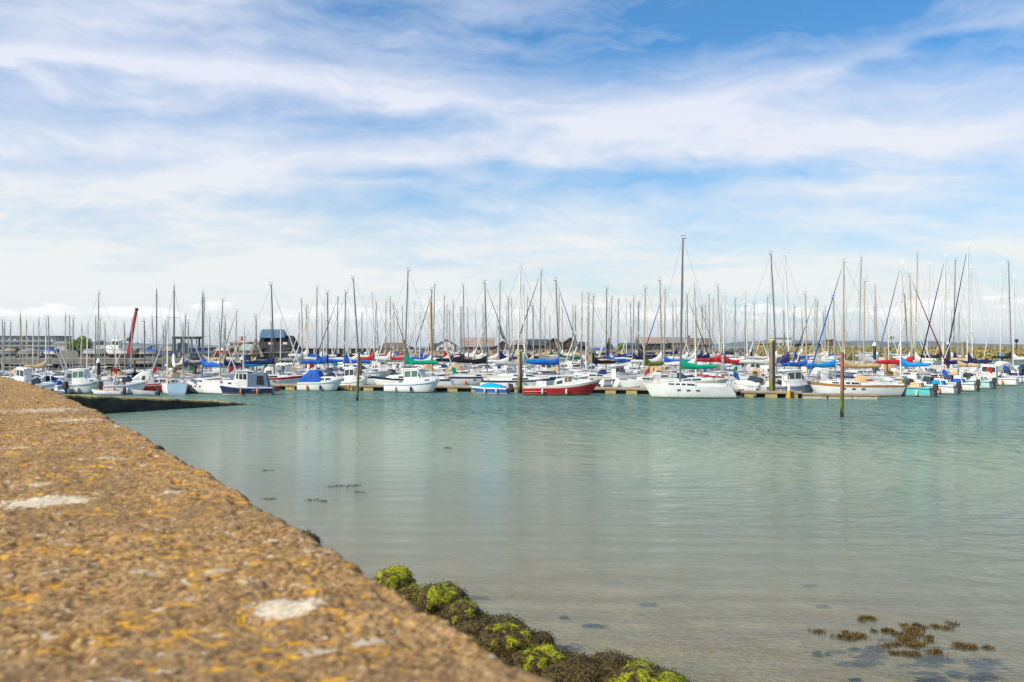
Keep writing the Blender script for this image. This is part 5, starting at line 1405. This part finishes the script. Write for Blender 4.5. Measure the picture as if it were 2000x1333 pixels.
def wood_pile(px_, ytop, d, wd, label, kind, lean=0.0, group='mooring piles'):
    h_ = Z(ytop, d); root = empty('mooring_pile', (X(px_, d), d, 0), R(34) if 'square' in kind else 0, label, 'pile', group)
    nm = 'pile_' + kind
    if nm not in MATS:
        colr = {'square_tan': (.38, .29, .19), 'square_weed': (.24, .18, .12), 'dark': (.030, .030, .035), 'tan': (.36, .28, .17), 'brown': (.17, .11, .06), 'red_pole': (.33, .13, .075)}[kind]
        m = bpy.data.materials.new(nm); m.use_nodes = True; MATS[nm] = m; t = NT(m.node_tree); b = m.node_tree.nodes['Principled BSDF']
        tc = t.node('ShaderNodeTexCoord'); v = tc.outputs['Object']; s_ = t.node('ShaderNodeSeparateXYZ'); t.l.new(v, s_.inputs[0])
        n = t.noise(t.mapping(v, (3, 3, .6)), 1.5, 5, .6); c = t.mix(t.ss(n, .35, .65), rgba(tuple(x * .6 for x in colr)), rgba(colr))
        zz = t.math('ADD', s_.outputs[2], t.math('MULTIPLY', t.math('SUBTRACT', n, .5), 1.2))
        if kind != 'dark':
            c = t.mix(t.ss(zz, 2.1, 1.5), c, t.mix(t.ss(n, .4, .6), (.09, .105, .012, 1), (.20, .19, .03, 1)))
        c = t.mix(t.ss(zz, .75, .3), c, (.018, .018, .012, 1))
        t.l.new(c, b.inputs['Base Color']); b.inputs['Roughness'].default_value = .85
    mb = MB(); k = math.tan(lean)
    if 'square' in kind: mb.loft([[(sx * wd / 2 + k * z_, sy * wd / 2, z_) for sx, sy in ((-1, -1), (1, -1), (1, 1), (-1, 1))] for z_ in (-1.5, 0, h_)])
    else: mb.tube([(k * -1.5, 0, -1.5), (k * h_ * .5 + .02, 0, h_ * .5), (k * h_, 0, h_)], [wd / 2, wd / 2, wd / 2 * .92], 9)
    part('shaft', mb, MATS[nm], root, 40)
    if kind == 'square_tan': part('cap', MB().box((k * h_, 0, h_ + .12), (wd * 1.04, wd * 1.04, .35), 0, 0, .9), mat('cap_yellow', (.46, .42, .05), .8), root, 0)
    elif kind == 'square_weed': part('cap', MB().box((0, 0, h_ + .06), (wd * 1.05, wd * 1.05, .22)), mat('cap_yellow', (.46, .42, .05), .8), root, 0); part('collar', MB().box((0, 0, .55), (wd * 2.2, wd * 1.9, .08)), STEEL, root, 0)
    elif kind == 'dark': part('cap', MB().tube([(0, 0, h_ - .02), (0, 0, h_ + .18), (0, 0, h_ + .55)], [wd * .62, wd * .62, .06], 9), WHITE, root, 40)
    elif kind == 'tan': part('cap', MB().tube([(0, 0, h_), (0, 0, h_ + .12)], [wd * .5, wd * .4], 9), mat('cap_yellow', (.46, .42, .05), .8), root, 40)
    OBST.append((X(px_, d), d, wd, wd, 0)); return root


wood_pile(1015.5, 692, 107.6, .40, 'square tan pile with yellow top between blue boat and red boat', 'square_tan')
wood_pile(1508, 668, 98.8, .43, 'tall square weedy pile right of the white yacht with green cover', 'square_weed')
wood_pile(697.5, 690, 92.6, .26, 'slim red-brown pole standing in the water left of centre', 'red_pole', R(2.2), 'tide poles')
wood_pile(1643.5, 688, 71.4, .26, 'slim red-brown pole standing nearest the camera in open water', 'red_pole', R(.6), 'tide poles')
for a in [(193, 709, 116.5, .42, 'black pile with white conical cap at left behind the slipway', 'dark'), (703, 699, 124, .50, 'tan round pile behind the slim pole left of centre', 'tan'), (6, 704, 150, .5, 'olive pile at the far left edge', 'tan'),
          (263, 704, 128, .30, 'brown pile in front of the red crane', 'brown'), (473, 703, 130, .30, 'black pile with white cap below the tan flat-roofed building', 'dark'), (493, 699, 140, .42, 'tan pile below the pale timber gable', 'tan'),
          (597, 698, 170, .42, 'tan pile before the left end of the long shed', 'tan'), (929, 700, 200, .5, 'tan pile below the left part of the pink-roofed barn', 'tan'), (938, 700, 202, .5, 'tan pile beside another below the pink-roofed barn', 'tan'), (1135, 695, 180, .4, 'black capped pile below the brick gabled shed', 'dark'), (1167, 691, 220, .4, 'thin black pile below the blue tarpaulin', 'dark'),
          (1358, 688, 170, .55, 'thick tan pile right of the tallest mast', 'tan'), (1446, 688, 200, .35, 'dark pile left of the harbour mouth water', 'brown'), (1466, 687, 190, .42, 'black capped pile in the harbour mouth water', 'dark'), (1560, 694, 160, .45, 'brown pile right of the purple sail cover', 'brown'),
          (1667, 678, 185, .42, 'thin tan pile right of the nearest slim pole', 'tan'), (1708, 676, 132, .42, 'black pile with white cap above the tan sail cover', 'dark'), (1730, 681, 128, .50, 'thick tan pile above the right end of the tan sail cover', 'tan'), (1852, 673, 175, .5, 'black pile with white cap behind the red headsail', 'dark'), (1881, 668, 172, .66, 'thick pale pile with yellow top near the right edge', 'tan')]:
    wood_pile(*a)

# life ring stand and marker post on the pontoon beside the weedy pile
r0 = empty('life_ring_stand', (X(1534, 98.2), 98.0, .62), 0, 'life ring on a post on the pontoon right of the weedy pile', 'life ring')
part('post', MB().tube([(0, 0, 0), (0, 0, 1.1)], .03, 6), RUBBER, r0); N = 16
part('ring', MB().tube([(.33 * math.cos(6.2832 * j / N), -.06, 1.3 + .33 * math.sin(6.2832 * j / N)) for j in range(N + 1)], .065, 6), mat('ring_white', (.66, .60, .56), .6), r0)
r0 = empty('marker_post', (X(1541, 97.2), 97.2, 0), 0, 'short yellow and white marker post by the life ring', 'bollard')
part('base', MB().tube([(0, 0, -.3), (0, 0, .75)], .18, 8), mat('marker_yellow', (.72, .42, .03), .6), r0); part('head', MB().tube([(0, 0, .75), (0, 0, 1.3), (0, 0, 1.36)], [.15, .13, .05], 8), WHITE, r0)

# ------------------------------------------------------------------ the fleet
RIGHT_YAW = math.atan2(.6, -.8)


def dims(L): return round(L * .33 - (0 if L < 9 else .25), 2)


def note(x, y, L, B, yaw): OBST.append((x, y, L / 2 + .25, B / 2 + .25, yaw))


def corners(o):
    x, y, a, b, t_ = o; c, s = math.cos(t_), math.sin(t_)
    return [(x + u * a * c - v * b * s, y + u * a * s + v * b * c) for u, v in ((1, 1), (1, -1), (-1, -1), (-1, 1))]


def clash(o):
    co = corners(o); r1 = math.hypot(o[2], o[3])
    for p in OBST:
        if math.hypot(o[0] - p[0], o[1] - p[1]) > r1 + math.hypot(p[2], p[3]): continue
        cp = corners(p); sep = False
        for t_ in (o[4], o[4] + math.pi / 2, p[4], p[4] + math.pi / 2):
            ax_ = (math.cos(t_), math.sin(t_))
            a = [u[0] * ax_[0] + u[1] * ax_[1] for u in co]; b = [u[0] * ax_[0] + u[1] * ax_[1] for u in cp]
            if max(a) < min(b) or max(b) < min(a): sep = True; break
        if not sep: return True
    return False


BOATS = []      # (root, px, d, words)


def mb_at(px_, d, yaw, L, kind, label, **kw):
    o = motorboat((X(px_, d), d, 0), R(yaw), L, kind, label=label, **kw)
    note(X(px_, d), d, L, L * .34, R(yaw)); return o


def ya_at(px_, ytop, d, yaw, L, label=None, **kw):
    """front row yacht placed by its mast"""
    H = Z(ytop, d); t_ = R(yaw); rk = kw.get('rake', R(1)); off = .1 * L - math.sin(rk) * (H - 1.6)
    x, y = X(px_, d) - off * math.cos(t_), d - off * math.sin(t_)
    o = yacht((x, y, 0), t_, L, H, near=2, **kw); note(x, y, L, dims(L), t_)
    if label: o['label'] = label
    return o


# front row, left to right
mb_at(157, 107, -8, 5.0, 'pilot', 'white cabin cruiser with green windows beside the capped black pile', glass=GREENGLASS, hullc='white', stripe='green', anti='green')
mb_at(96, 106, 150, 5.0, 'open', 'small white sports boat with blue cover just beyond the sea wall', canvasc='blue')
mb_at(113, 101.5, 100, 3.4, 'dinghy', 'small pale blue dinghy between the wall and the cabin cruiser', hullc='pale blue')
mb_at(70, 101, 20, 4.2, 'open', 'low white sports boat closest to the sea wall end', canvasc='white')
mb_at(210, 103.5, 172, 3.6, 'dinghy', 'white dinghy with orange inside right of the capped black pile', hullc='white', deckm=HULLC['orange'], name='dinghy')
mb_at(248, 105.5, 10, 4.6, 'open', 'low white open boat in front of the brown pile', canvasc='grey')
mb_at(282, 103, 165, 3.2, 'dinghy', 'grey dinghy with outboard left of the yacht with shade-tinted transom', hullc='grey', name='dinghy')
mb_at(300, 107.5, 14, 5.2, 'cuddy', 'red hulled cuddy boat left of the yacht with shade-tinted transom', hullc='red', canvasc='white', stripe='white')
ya_at(340, 559, 108.3, 112, 8.0, 'white yacht with broad transom tinted pale blue for shade, stern to the slipway', cover='white', transom='pale blue', mastc='grey', anti='blue', stripe=None)  # white stern: the pale blue is its shade, painted into the transom colour
ya_at(396, 574, 108.3, 140, 9.0, 'white yacht with blue sail cover and shade-tinted transom left of the navy launch', cover='blue', transom='pale blue', mastc='grey', rake=R(.5))  # bluish shade of this white stern is painted on too
mb_at(480, 103.4, 183, 5.6, 'launch', 'navy hulled launch with white wheelhouse and dark canvas shelter', hullc='navy', canvasc='slate blue', anti='green', near=1, name='launch')
mb_at(522, 112.5, 2, 3.4, 'dinghy', 'small red boat behind the stern of the navy launch', hullc='red', name='dinghy')
mb_at(628, 113.0, -14, 5.4, 'cuddy', 'white cuddy cruiser with bright blue canopy moored on the front pontoon', canvasc='blue', stripe='turquoise', anti='black')
mb_at(686, 114.6, -24, 4.6, 'pilot', 'small white cruiser behind the slim pole left of centre', stripe='grey', anti='black')
mb_at(808, 109.2, -26, 6.6, 'pilot', 'white pilothouse cruiser alone on the front pontoon, bow right', stripe='blue', glass=GREENGLASS)
mb_at(955, 106.3, 163, 4.4, 'speed', 'small white and blue speedboat under a cyan cover', hullc='blue', sheerc='white', stripe='white', canvasc='cyan')
mb_at(1099, 103.2, -4, 8.2, 'work', 'red hulled motor boat with cream wheelhouse and high flared bow', hullc='red', stripe='black', anti='red', sheerc='cream', name='work_boat')
M6 = ya_at(1334, 466, 97.8, 174, 9.0, 'white yacht with green sail cover and the tallest mast, front row', cover='green', mastc='grey', anti='green', boot='green', rake=R(1.2), hood=None, thick=.10)
CL = ya_at(1648, 512, 101.2, 176, 9.2, 'varnished classic yacht with white hull and tan sail cover behind the finger pontoon', cover='tan', furl='blue', mastc='tan', style=1, anti='green', stripe='wood', transom='black', rake=R(-.5) * -1, name='classic_yacht', hood='tan')
mb_at(1482, 104.0, 170, 5.0, 'open', 'white open motor boat behind the weedy square pile', canvasc='white', stripe='grey')
mb_at(1545, 102.6, 6, 6.0, 'pilot', 'grey and white motor boat behind the life ring', hullc='grey', stripe='blue')
mb_at(1212, 107.0 + 5.2, 4, 4.6, 'dinghy', 'grey inflatable style dinghy by the pontoon right of the red boat', hullc='grey', name='dinghy')
# right edge: sterns to the open water
for k, (px_, d, L, kind, hc, cv, lab) in enumerate([(1772, 101.0, 5.0, 'open', 'turquoise', 'tan', 'turquoise sterned boat next to the classic yacht'), (1812, 106.5, 5.6, 'open', 'white', 'bright blue', 'white boat with bright blue cover and raised outboard at right'),
                                             (1852, 113.0, 5.6, 'open', 'white', 'blue', 'white open boat with dark outboard, third stern at the right edge'), (1890, 120.0, 5.4, 'open', 'pale green', 'white', 'pale green sterned boat with raised arch at the right edge'),
                                             (1934, 129.5, 6.5, 'pilot', 'white', 'white', 'white cabin boat, fifth stern along the right edge'), (1966, 138, 5.6, 'open', 'white', 'purple', 'white open boat with purple cover near the right frame edge'), (1992, 147, 6.0, 'open', 'navy', 'navy', 'navy sterned boat at the right frame edge')]):
    mb_at(px_, d, math.degrees(RIGHT_YAW) + (k % 3 - 1) * 5, L, kind, lab, hullc=hc, canvasc=cv, stripe='navy', near=1, group='small boats stern out along the right edge')

# masts read from the photograph: x of the masthead, y of the masthead, then what shows of the boat
MASTS = [
    (5, 625, {}), (9, 630, {}), (40, 613, {}), (52, 626, {}), (65, 631, {}), (76, 622, {}), (95, 620, {'cover': 'blue'}), (119, 632, {}), (128, 613, {}), (136, 619, {}), (143, 622, {}), (160, 635, {}), (174, 637, {'cover': 'bright blue'}),
    (187, 620, {'mast': 'grey'}), (193, 573, {'mast': 'silver'}), (205, 632, {'cover': 'green'}), (225, 627, {}), (235, 642, {}), (243, 632, {}), (282, 628, {}), (286, 634, {'cover': 'green'}), (298, 622, {'cover': 'dark green'}), (306, 565, {'mast': 'dark', 'cover': 'tan'}), (323, 630, {}), (327, 632, {}),
    (362, 617, {}), (368, 630, {'cover': 'navy'}), (399, 581, {}), (409, 620, {}), (435, 587, {'rake': 2.5, 'bow': 'L'}), (438, 642, {}), (462, 609, {'bow': 'L', 'furl': 'black'}), (477, 632, {'cover': 'bright blue'}), (500, 619, {}), (530, 557, {'mast': 'dark', 'bow': 'R', 'rake': 2.0, 'cover': 'navy'}),
    (589, 586, {'bow': 'R'}), (599, 598, {'mast': 'wood'}), (602, 595, {}), (619, 563, {}), (634, 591, {}), (640, 573, {'bow': 'R', 'cover': 'blue', 'mast': 'dark', 'd': 124}), (660, 582, {'mast': 'grey', 'bow': 'L', 'furl': 'black'}), (675, 572, {'bow': 'L', 'cover': 'blue', 'd': 128}), (681, 601, {}),
    (690, 544, {'mast': 'dark', 'bow': 'R', 'rake': 4.0, 'cover': 'white'}), (707, 613, {}), (722, 626, {}), (727, 572, {'rake': 2.0, 'bow': 'R', 'cover': 'red'}), (735, 591, {'rake': 2.0, 'bow': 'R'}), (754, 589, {'mast': 'tan', 'cover': 'red'}), (762, 583, {'bow': 'R', 'furl': 'maroon', 'cover': 'white'}),
    (776, 608, {}), (786, 599, {'bow': 'R', 'cover': 'red', 'furl': None}), (797, 529, {'bow': 'L', 'cover': 'green', 'mast': 'grey', 'rake': 2.0}), (809, 587, {}), (820, 615, {'bow': 'L', 'furl': 'slate blue'}), (841, 590, {'mast': 'wood', 'bow': 'R', 'cover': 'white', 'thick': .13, 'd': 135}), (843, 566, {'mast': 'grey'}), (849, 556, {'mast': 'grey', 'cover': 'tan', 'bow': 'L', 'furl': 'black'}),
    (868, 579, {'bow': 'L', 'cover': 'red'}), (873, 597, {}), (885, 589, {}), (902, 601, {}), (905, 557, {'bow': 'R', 'cover': 'black', 'd': 140}), (943, 597, {}), (947, 553, {'bow': 'R', 'cover': 'black', 'furl': 'slate blue', 'mast': 'grey', 'd': 128, 'rake': 1.6}), (971, 597, {}), (977, 551, {'cover': 'navy', 'bow': 'L', 'mast': 'silver', 'd': 150}),
    (990, 601, {}), (993, 583, {}), (999, 584, {}), (1017, 518, {'bow': 'L', 'cover': 'bright blue', 'mast': 'white', 'rake': 1.7}), (1022, 554, {'mast': 'white'}), (1030, 582, {}), (1040, 599, {}), (1057, 530, {'bow': 'L', 'furl': 'black', 'cover': 'grey', 'mast': 'silver', 'd': 142}), (1064, 602, {}),
    (1086, 548, {'bow': 'R', 'cover': 'blue', 'furl': 'slate blue', 'mast': 'grey', 'd': 119, 'rake': 2.0}), (1092, 576, {'cover': 'dark green', 'bow': 'L'}), (1119, 600, {'cover': 'green'}), (1137, 573, {'mast': 'tan'}), (1146, 570, {'bow': 'L', 'cover': 'purple'}), (1150, 576, {'bow': 'L', 'cover': 'tan'}), (1159, 579, {}), (1185, 565, {'bow': 'L', 'cover': 'blue', 'mast': 'grey', 'd': 140}),
    (1195, 583, {'rake': 1.8}), (1208, 587, {}), (1223, 581, {'cover': 'navy'}), (1238, 581, {'cover': 'navy'}), (1248, 592, {'cover': 'navy'}), (1260, 563, {'bow': 'L', 'cover': 'olive green', 'mast': 'tan', 'd': 116}), (1289, 548, {}), (1299, 565, {'bow': 'L', 'furl': 'purple', 'cover': 'blue', 'd': 133, 'mast': 'tan'}),
    (1314, 590, {}), (1320, 585, {'rake': 1.8, 'bow': 'R', 'cover': 'navy'}), (1342, 578, {'bow': 'R', 'furl': 'navy'}), (1355, 548, {'mast': 'white', 'cover': 'white', 'bow': 'R'}), (1357, 568, {'furl': 'slate blue', 'bow': 'R'}), (1378, 593, {}), (1385, 578, {'cover': 'navy'}), (1402, 559, {'rake': 2.5, 'bow': 'R', 'cover': 'red'}),
    (1415, 578, {'bow': 'L', 'cover': 'red', 'd': 130, 'mast': 'white'}), (1436, 584, {}), (1455, 569, {'rake': 2.2, 'bow': 'R'}), (1473, 593, {}), (1499, 581, {'mast': 'silver'}), (1506, 496, {'rake': 2.8, 'bow': 'R', 'mast': 'grey', 'cover': 'white', 'd': 118}), (1533, 498, {'rake': 2.4, 'bow': 'R', 'mast': 'white', 'cover': 'purple', 'd': 122}),
    (1573, 575, {}), (1566, 608, {}), (1592, 583, {'furl': 'black', 'bow': 'L'}), (1608, 608, {'cover': 'blue'}), (1628, 583, {'cover': 'bright blue'}), (1682, 504, {'mast': 'silver', 'cover': 'white', 'bow': 'L'}), (1689, 550, {}), (1709, 558, {'rake': 2.2, 'bow': 'R'}), (1708, 601, {}), (1687, 624, {}), (1736, 600, {}),
    (1761, 513, {'bow': 'L', 'furl': 'slate blue', 'cover': 'bright blue', 'mast': 'white', 'd': 122}), (1777, 539, {'bow': 'R', 'furl': 'maroon', 'cover': 'red', 'mast': 'tan', 'd': 122, 'rake': 1.6, 'yaw': 2, 'L': 11.5}), (1792, 492, {'mast': 'tan', 'cover': 'white'}), (1767, 576, {'rake': 2.5, 'bow': 'R'}), (1815, 515, {'mast': 'white', 'cover': 'blue', 'bow': 'L'}),
    (1847, 500, {'bow': 'L', 'furl': 'navy', 'cover': 'navy', 'mast': 'white'}), (1866, 509, {'cover': 'navy'}), (1891, 479, {'bow': 'L', 'furl': 'navy', 'cover': 'navy', 'mast': 'white'}), (1897, 521, {'mast': 'white'}), (1957, 514, {'bow': 'L', 'furl': 'white', 'mast': 'white', 'cover': 'bright blue'}), (1970, 513, {'mast': 'grey', 'cover': 'black'}), (1980, 540, {'mast': 'white', 'cover': 'white'}),
]
rng = random.Random(21)
for x0, x1, n, y0, y1 in ((20, 320, 10, 622, 645), (320, 560, 7, 615, 640), (560, 760, 8, 600, 628), (760, 1100, 14, 590, 622), (1100, 1450, 18, 585, 620), (1450, 1640, 9, 590, 622), (1640, 1980, 5, 575, 612)):
    for _ in range(n): MASTS.append((rng.uniform(x0, x1), rng.uniform(y0, y1), {}))


def limits(px_):
    if px_ < 530: return 116, 157
    if px_ < 745: return 121 if px_ < 730 else 118, 226
    lo = 117 - (px_ - 745) * .012
    if px_ < 1420: return lo, 286
    if px_ < 1560: return lo, 290
    return 106, (300 if px_ < 1745 else 190)


PLACED = []


def try_place(px_, yt, opt, force=None):
    lo, hi = limits(px_); k = HOR - yt
    right = px_ > 1745
    yaw0 = opt.get('bow') or rng.choice('LR')
    for n in range(300 if right or px_ < 530 else 90):
        if force and n < 25: d = force + rng.uniform(-.35, .35) * n
        else:
            H = rng.uniform(9.0, 13.6) + (2.5 if yt < 530 else 0); d = (H - CAM_Z) * FPX / k
            if n > 40: d = rng.uniform(lo, hi)
            d = min(max(d, lo), hi) + (rng.uniform(0, 12) if d < lo else (-rng.uniform(0, 14) if d > hi else 0))
        H = CAM_Z + k / FPX * d
        if not 6.2 < H < (21 if right else 18.5): continue
        L = min(max(H * .74, 6), 11.5); L = min((6.0, 7.0, 8.0, 9.0, 10.2, 11.5), key=lambda q: abs(q - L + rng.uniform(-.4, .4)))
        if right and n > 20: L = max(6.0, min(L, 9.5) - (1.0 if n < 60 else 2.5)); L = min((6.0, 7.0, 8.0, 9.0, 10.2, 11.5), key=lambda q: abs(q - L))
        yaw = (math.pi if yaw0 == 'L' else 0) + R(rng.uniform(-12, 12))
        if right: yaw = (RIGHT_YAW if yaw0 == 'L' else RIGHT_YAW + math.pi) + R(rng.uniform(-5, 5))
        if px_ < 330 and n % 3 == 0: yaw += R(rng.choice((-65, 65)))
        if 'yaw' in opt: yaw = R(opt['yaw'] + (n % 5 - 2) * 3); L = opt['L']
        rk = R(opt.get('rake', rng.uniform(.3, 1.4)))
        off = .1 * L - math.sin(rk) * (H - 1.6)
        x, y = X(px_, d) - off * math.cos(yaw), d - off * math.sin(yaw)
        if px_ > 1600 and 'yaw' not in opt:      # stay inside the marina's right hand edge
            ok = all(cx < 40.5 + (cy - 97) * .745 and cy > 96 for cx, cy in corners((x, y, L / 2, 1.2, yaw)))
            if not ok: continue
        ob = (x, y, L / 2 + .2, dims(L) / 2 + .25, yaw)
        if clash(ob): continue
        OBST.append(ob); PLACED.append((px_, yt, opt, x, y, yaw, L, H, rk, d)); return True
    return False


fixed = sorted([m_ for m_ in MASTS if 'd' in m_[2]], key=lambda q: 'yaw' not in q[2]); rest = [m_ for m_ in MASTS if 'd' not in m_[2]]
rest.sort(key=lambda q: (q[0] < 1745, q[1]))
miss = [m_ for m_ in fixed if not try_place(*m_, force=m_[2]['d'])] + [m_ for m_ in rest if not try_place(*m_)]
print('PLACED', len(PLACED), 'MISSED', [(int(a), int(b)) for a, b, c in miss])
LM = [(30, 'below the grey apartment block'), (85, 'left of the apartment wing'), (122, 'below the apartment wing'), (155, 'below the round green tree'), (200, 'by the capped black pile'), (250, 'below the red crane'), (300, 'below the pale blue hut'), (345, 'below the boat hoist'), (400, 'right of the boat hoist'), (460, 'below the tan flat-roofed building'),
      (505, 'below the pale timber gable'), (545, 'below the black roof'), (590, 'left end of the long shed'), (650, 'below the middle of the long shed'), (710, 'right end of the long shed'), (768, 'below the brown-roofed cottage'), (820, 'below the low pale store'), (868, 'below the white gabled house'), (930, 'below the pink-roofed barn'),
      (985, 'below the rusty derrick'), (1015, 'by the yellow-topped square pile'), (1050, 'below the long slate shed'), (1085, 'below the narrow dark gable'), (1118, 'below the brick gable'), (1162, 'below the blue tarpaulin'), (1195, 'below the dark conifer'), (1232, 'below the green boarded shed'), (1275, 'below the chimneyed pink roof'), (1325, 'by the tallest mast'),
      (1370, 'below the dark end house'), (1430, 'before the harbour mouth'), (1492, 'below the ochre hut'), (1525, 'below the white boxy cabin'), (1580, 'below the low stone store'), (1622, 'below the slim brick tower'), (1665, 'right of the nearest slim pole'), (1708, 'above the tan sail cover'), (1745, 'below the green topmark'), (1780, 'above the turquoise stern'), (1815, 'behind the bright blue cover'), (1850, 'by the capped pile at right'), (1885, 'by the thick pale pile'), (1930, 'left of the far right beacon'), (1985, 'below the far right beacon')]
LABELS = {}
hull_choice = ['white'] * 18 + ['cream', 'cream', 'navy', 'grey', 'pale blue', 'blue']
for (px_, yt, opt, x, y, yaw, L, H, rk, d) in sorted(PLACED, key=lambda q: q[-1]):
    near = 1 if d < 165 else 0
    cover = opt.get('cover') or rng.choice(['white', 'white', 'white', 'white', 'navy', 'tan', 'tan', 'grey', 'white', 'black', 'white', 'blue'])
    if px_ < 345 and d > 118: cover = None
    furl = opt.get('furl', rng.choice([None, None, 'white', 'white', None]))
    hc = rng.choice(hull_choice)
    mastc = opt.get('mast') or rng.choice(['silver', 'silver', 'grey', 'tan', 'white', 'silver'])
    stripe = rng.choice([None, 'blue', 'navy', 'navy', 'red', 'grey', 'black'])
    o = yacht((x, y, 0), yaw, L, H, hc, stripe if hc == 'white' else None, cover, furl, mastc, rk, rng.choice([None, None, None, 'white', 'navy', 'tan', 'white', 'grey']) if near else None, rng.choice(['blue', 'black', 'red', 'green']), near, thick=opt.get('thick', .085))
    lm = min(LM, key=lambda q: abs(q[0] - px_))[1]
    row = 'front rows' if d < 128 else ('second rows' if d < 150 else ('middle rows' if d < 190 else 'far rows'))
    cv_ = cover + ' sail cover' if cover else 'bare boom'
    fw = f', {furl} headsail' if furl and furl not in ('white', 'grey') else ''
    base = f'{hc} yacht, {cv_}{fw}, {row}, {lm}'
    if len(base.replace('-', ' ').split()) > 14: base = f'{hc} yacht, {cv_.replace(" sail", "")}{fw}, {row}, {lm}'
    LABELS.setdefault(base, []).append((px_, o))
for base, lst in LABELS.items():
    lst.sort(key=lambda q: q[0])
    if len(lst) == 1: lst[0][1]['label'] = base
    else:
        for i, (p_, o) in enumerate(lst): o['label'] = (['leftmost ', 'rightmost '] if len(lst) == 2 else ['leftmost ', 'middle ', 'rightmost '] if len(lst) == 3 else ['first ', 'second ', 'third ', 'fourth ', 'fifth '])[min(i, 4)] + base

# small motor boats and open boats filling the berths between the yachts
n_ok = 0; SEEN = {}
for px0, px1, d0, d1, n in ((40, 520, 112, 140, 26), (530, 740, 120, 180, 14), (745, 1420, 114, 200, 34), (1420, 1650, 106, 180, 14), (1660, 1960, 108, 180, 14)):
    for _ in range(n):
        for _t in range(30):
            p_ = rng.uniform(px0, px1); d = rng.uniform(d0, d1); L = rng.choice((4.6, 5.6, 6.4)); yaw = rng.choice((0, math.pi)) + R(rng.uniform(-25, 25)); x = X(p_, d)
            if p_ > 1600 and not all(cx < 39 + (cy - 97) * .745 for cx, cy in corners((x, d, L / 2, 1, yaw))): continue
            ob = (x, d, L / 2 + .15, L * .17 + .15, yaw)
            if clash(ob): continue
            OBST.append(ob); kd = rng.choice(('pilot', 'cuddy', 'open', 'speed', 'cuddy')); hc = rng.choice(['white'] * 12 + ['navy', 'blue', 'cream']); cv = rng.choice(('blue', 'white', 'white', 'white', 'grey', 'grey', 'tan', 'navy'))
            lm = min(LM, key=lambda q: abs(q[0] - p_))[1]; row = 'front rows' if d < 128 else ('second rows' if d < 150 else ('middle rows' if d < 190 else 'far rows'))
            kw_ = {'pilot': 'cabin cruiser', 'cuddy': f'cuddy boat with {cv} canopy', 'open': f'open motor boat with {cv} cover', 'speed': f'speedboat under {cv} cover'}[kd]
            o = motorboat((x, d, 0), yaw, L, kd, hc, rng.choice(('blue', 'navy', 'red')), cv, near=1 if d < 140 else 0)
            SEEN.setdefault(f'{hc} {kw_}, {row}, {lm}', []).append((p_, o)); n_ok += 1; break
for base, lst in SEEN.items():
    lst.sort(key=lambda q: q[0])
    for i, (p_, o) in enumerate(lst): o['label'] = base if len(lst) == 1 else ['leftmost ', 'rightmost ' if len(lst) == 2 else 'middle ', 'rightmost '][min(i, 2)] + base
print('MOTOR', n_ok)

# ------------------------------------------------------------------ sea air
m = bpy.data.materials.new('sea_air'); m.use_nodes = True
t = NT(m.node_tree); t.n.clear()
pv_ = t.node('ShaderNodeVolumePrincipled'); pv_.inputs['Color'].default_value = (.80, .88, .97, 1); pv_.inputs['Density'].default_value = 0.00004; pv_.inputs['Anisotropy'].default_value = 0.2
out = t.node('ShaderNodeOutputMaterial'); t.l.new(pv_.outputs[0], out.inputs['Volume'])
tag(obj('haze', MB().box((0, 12000, 70), (48200, 24300, 160)).mesh('haze', [m], 0)), None, None, None, 'stuff')
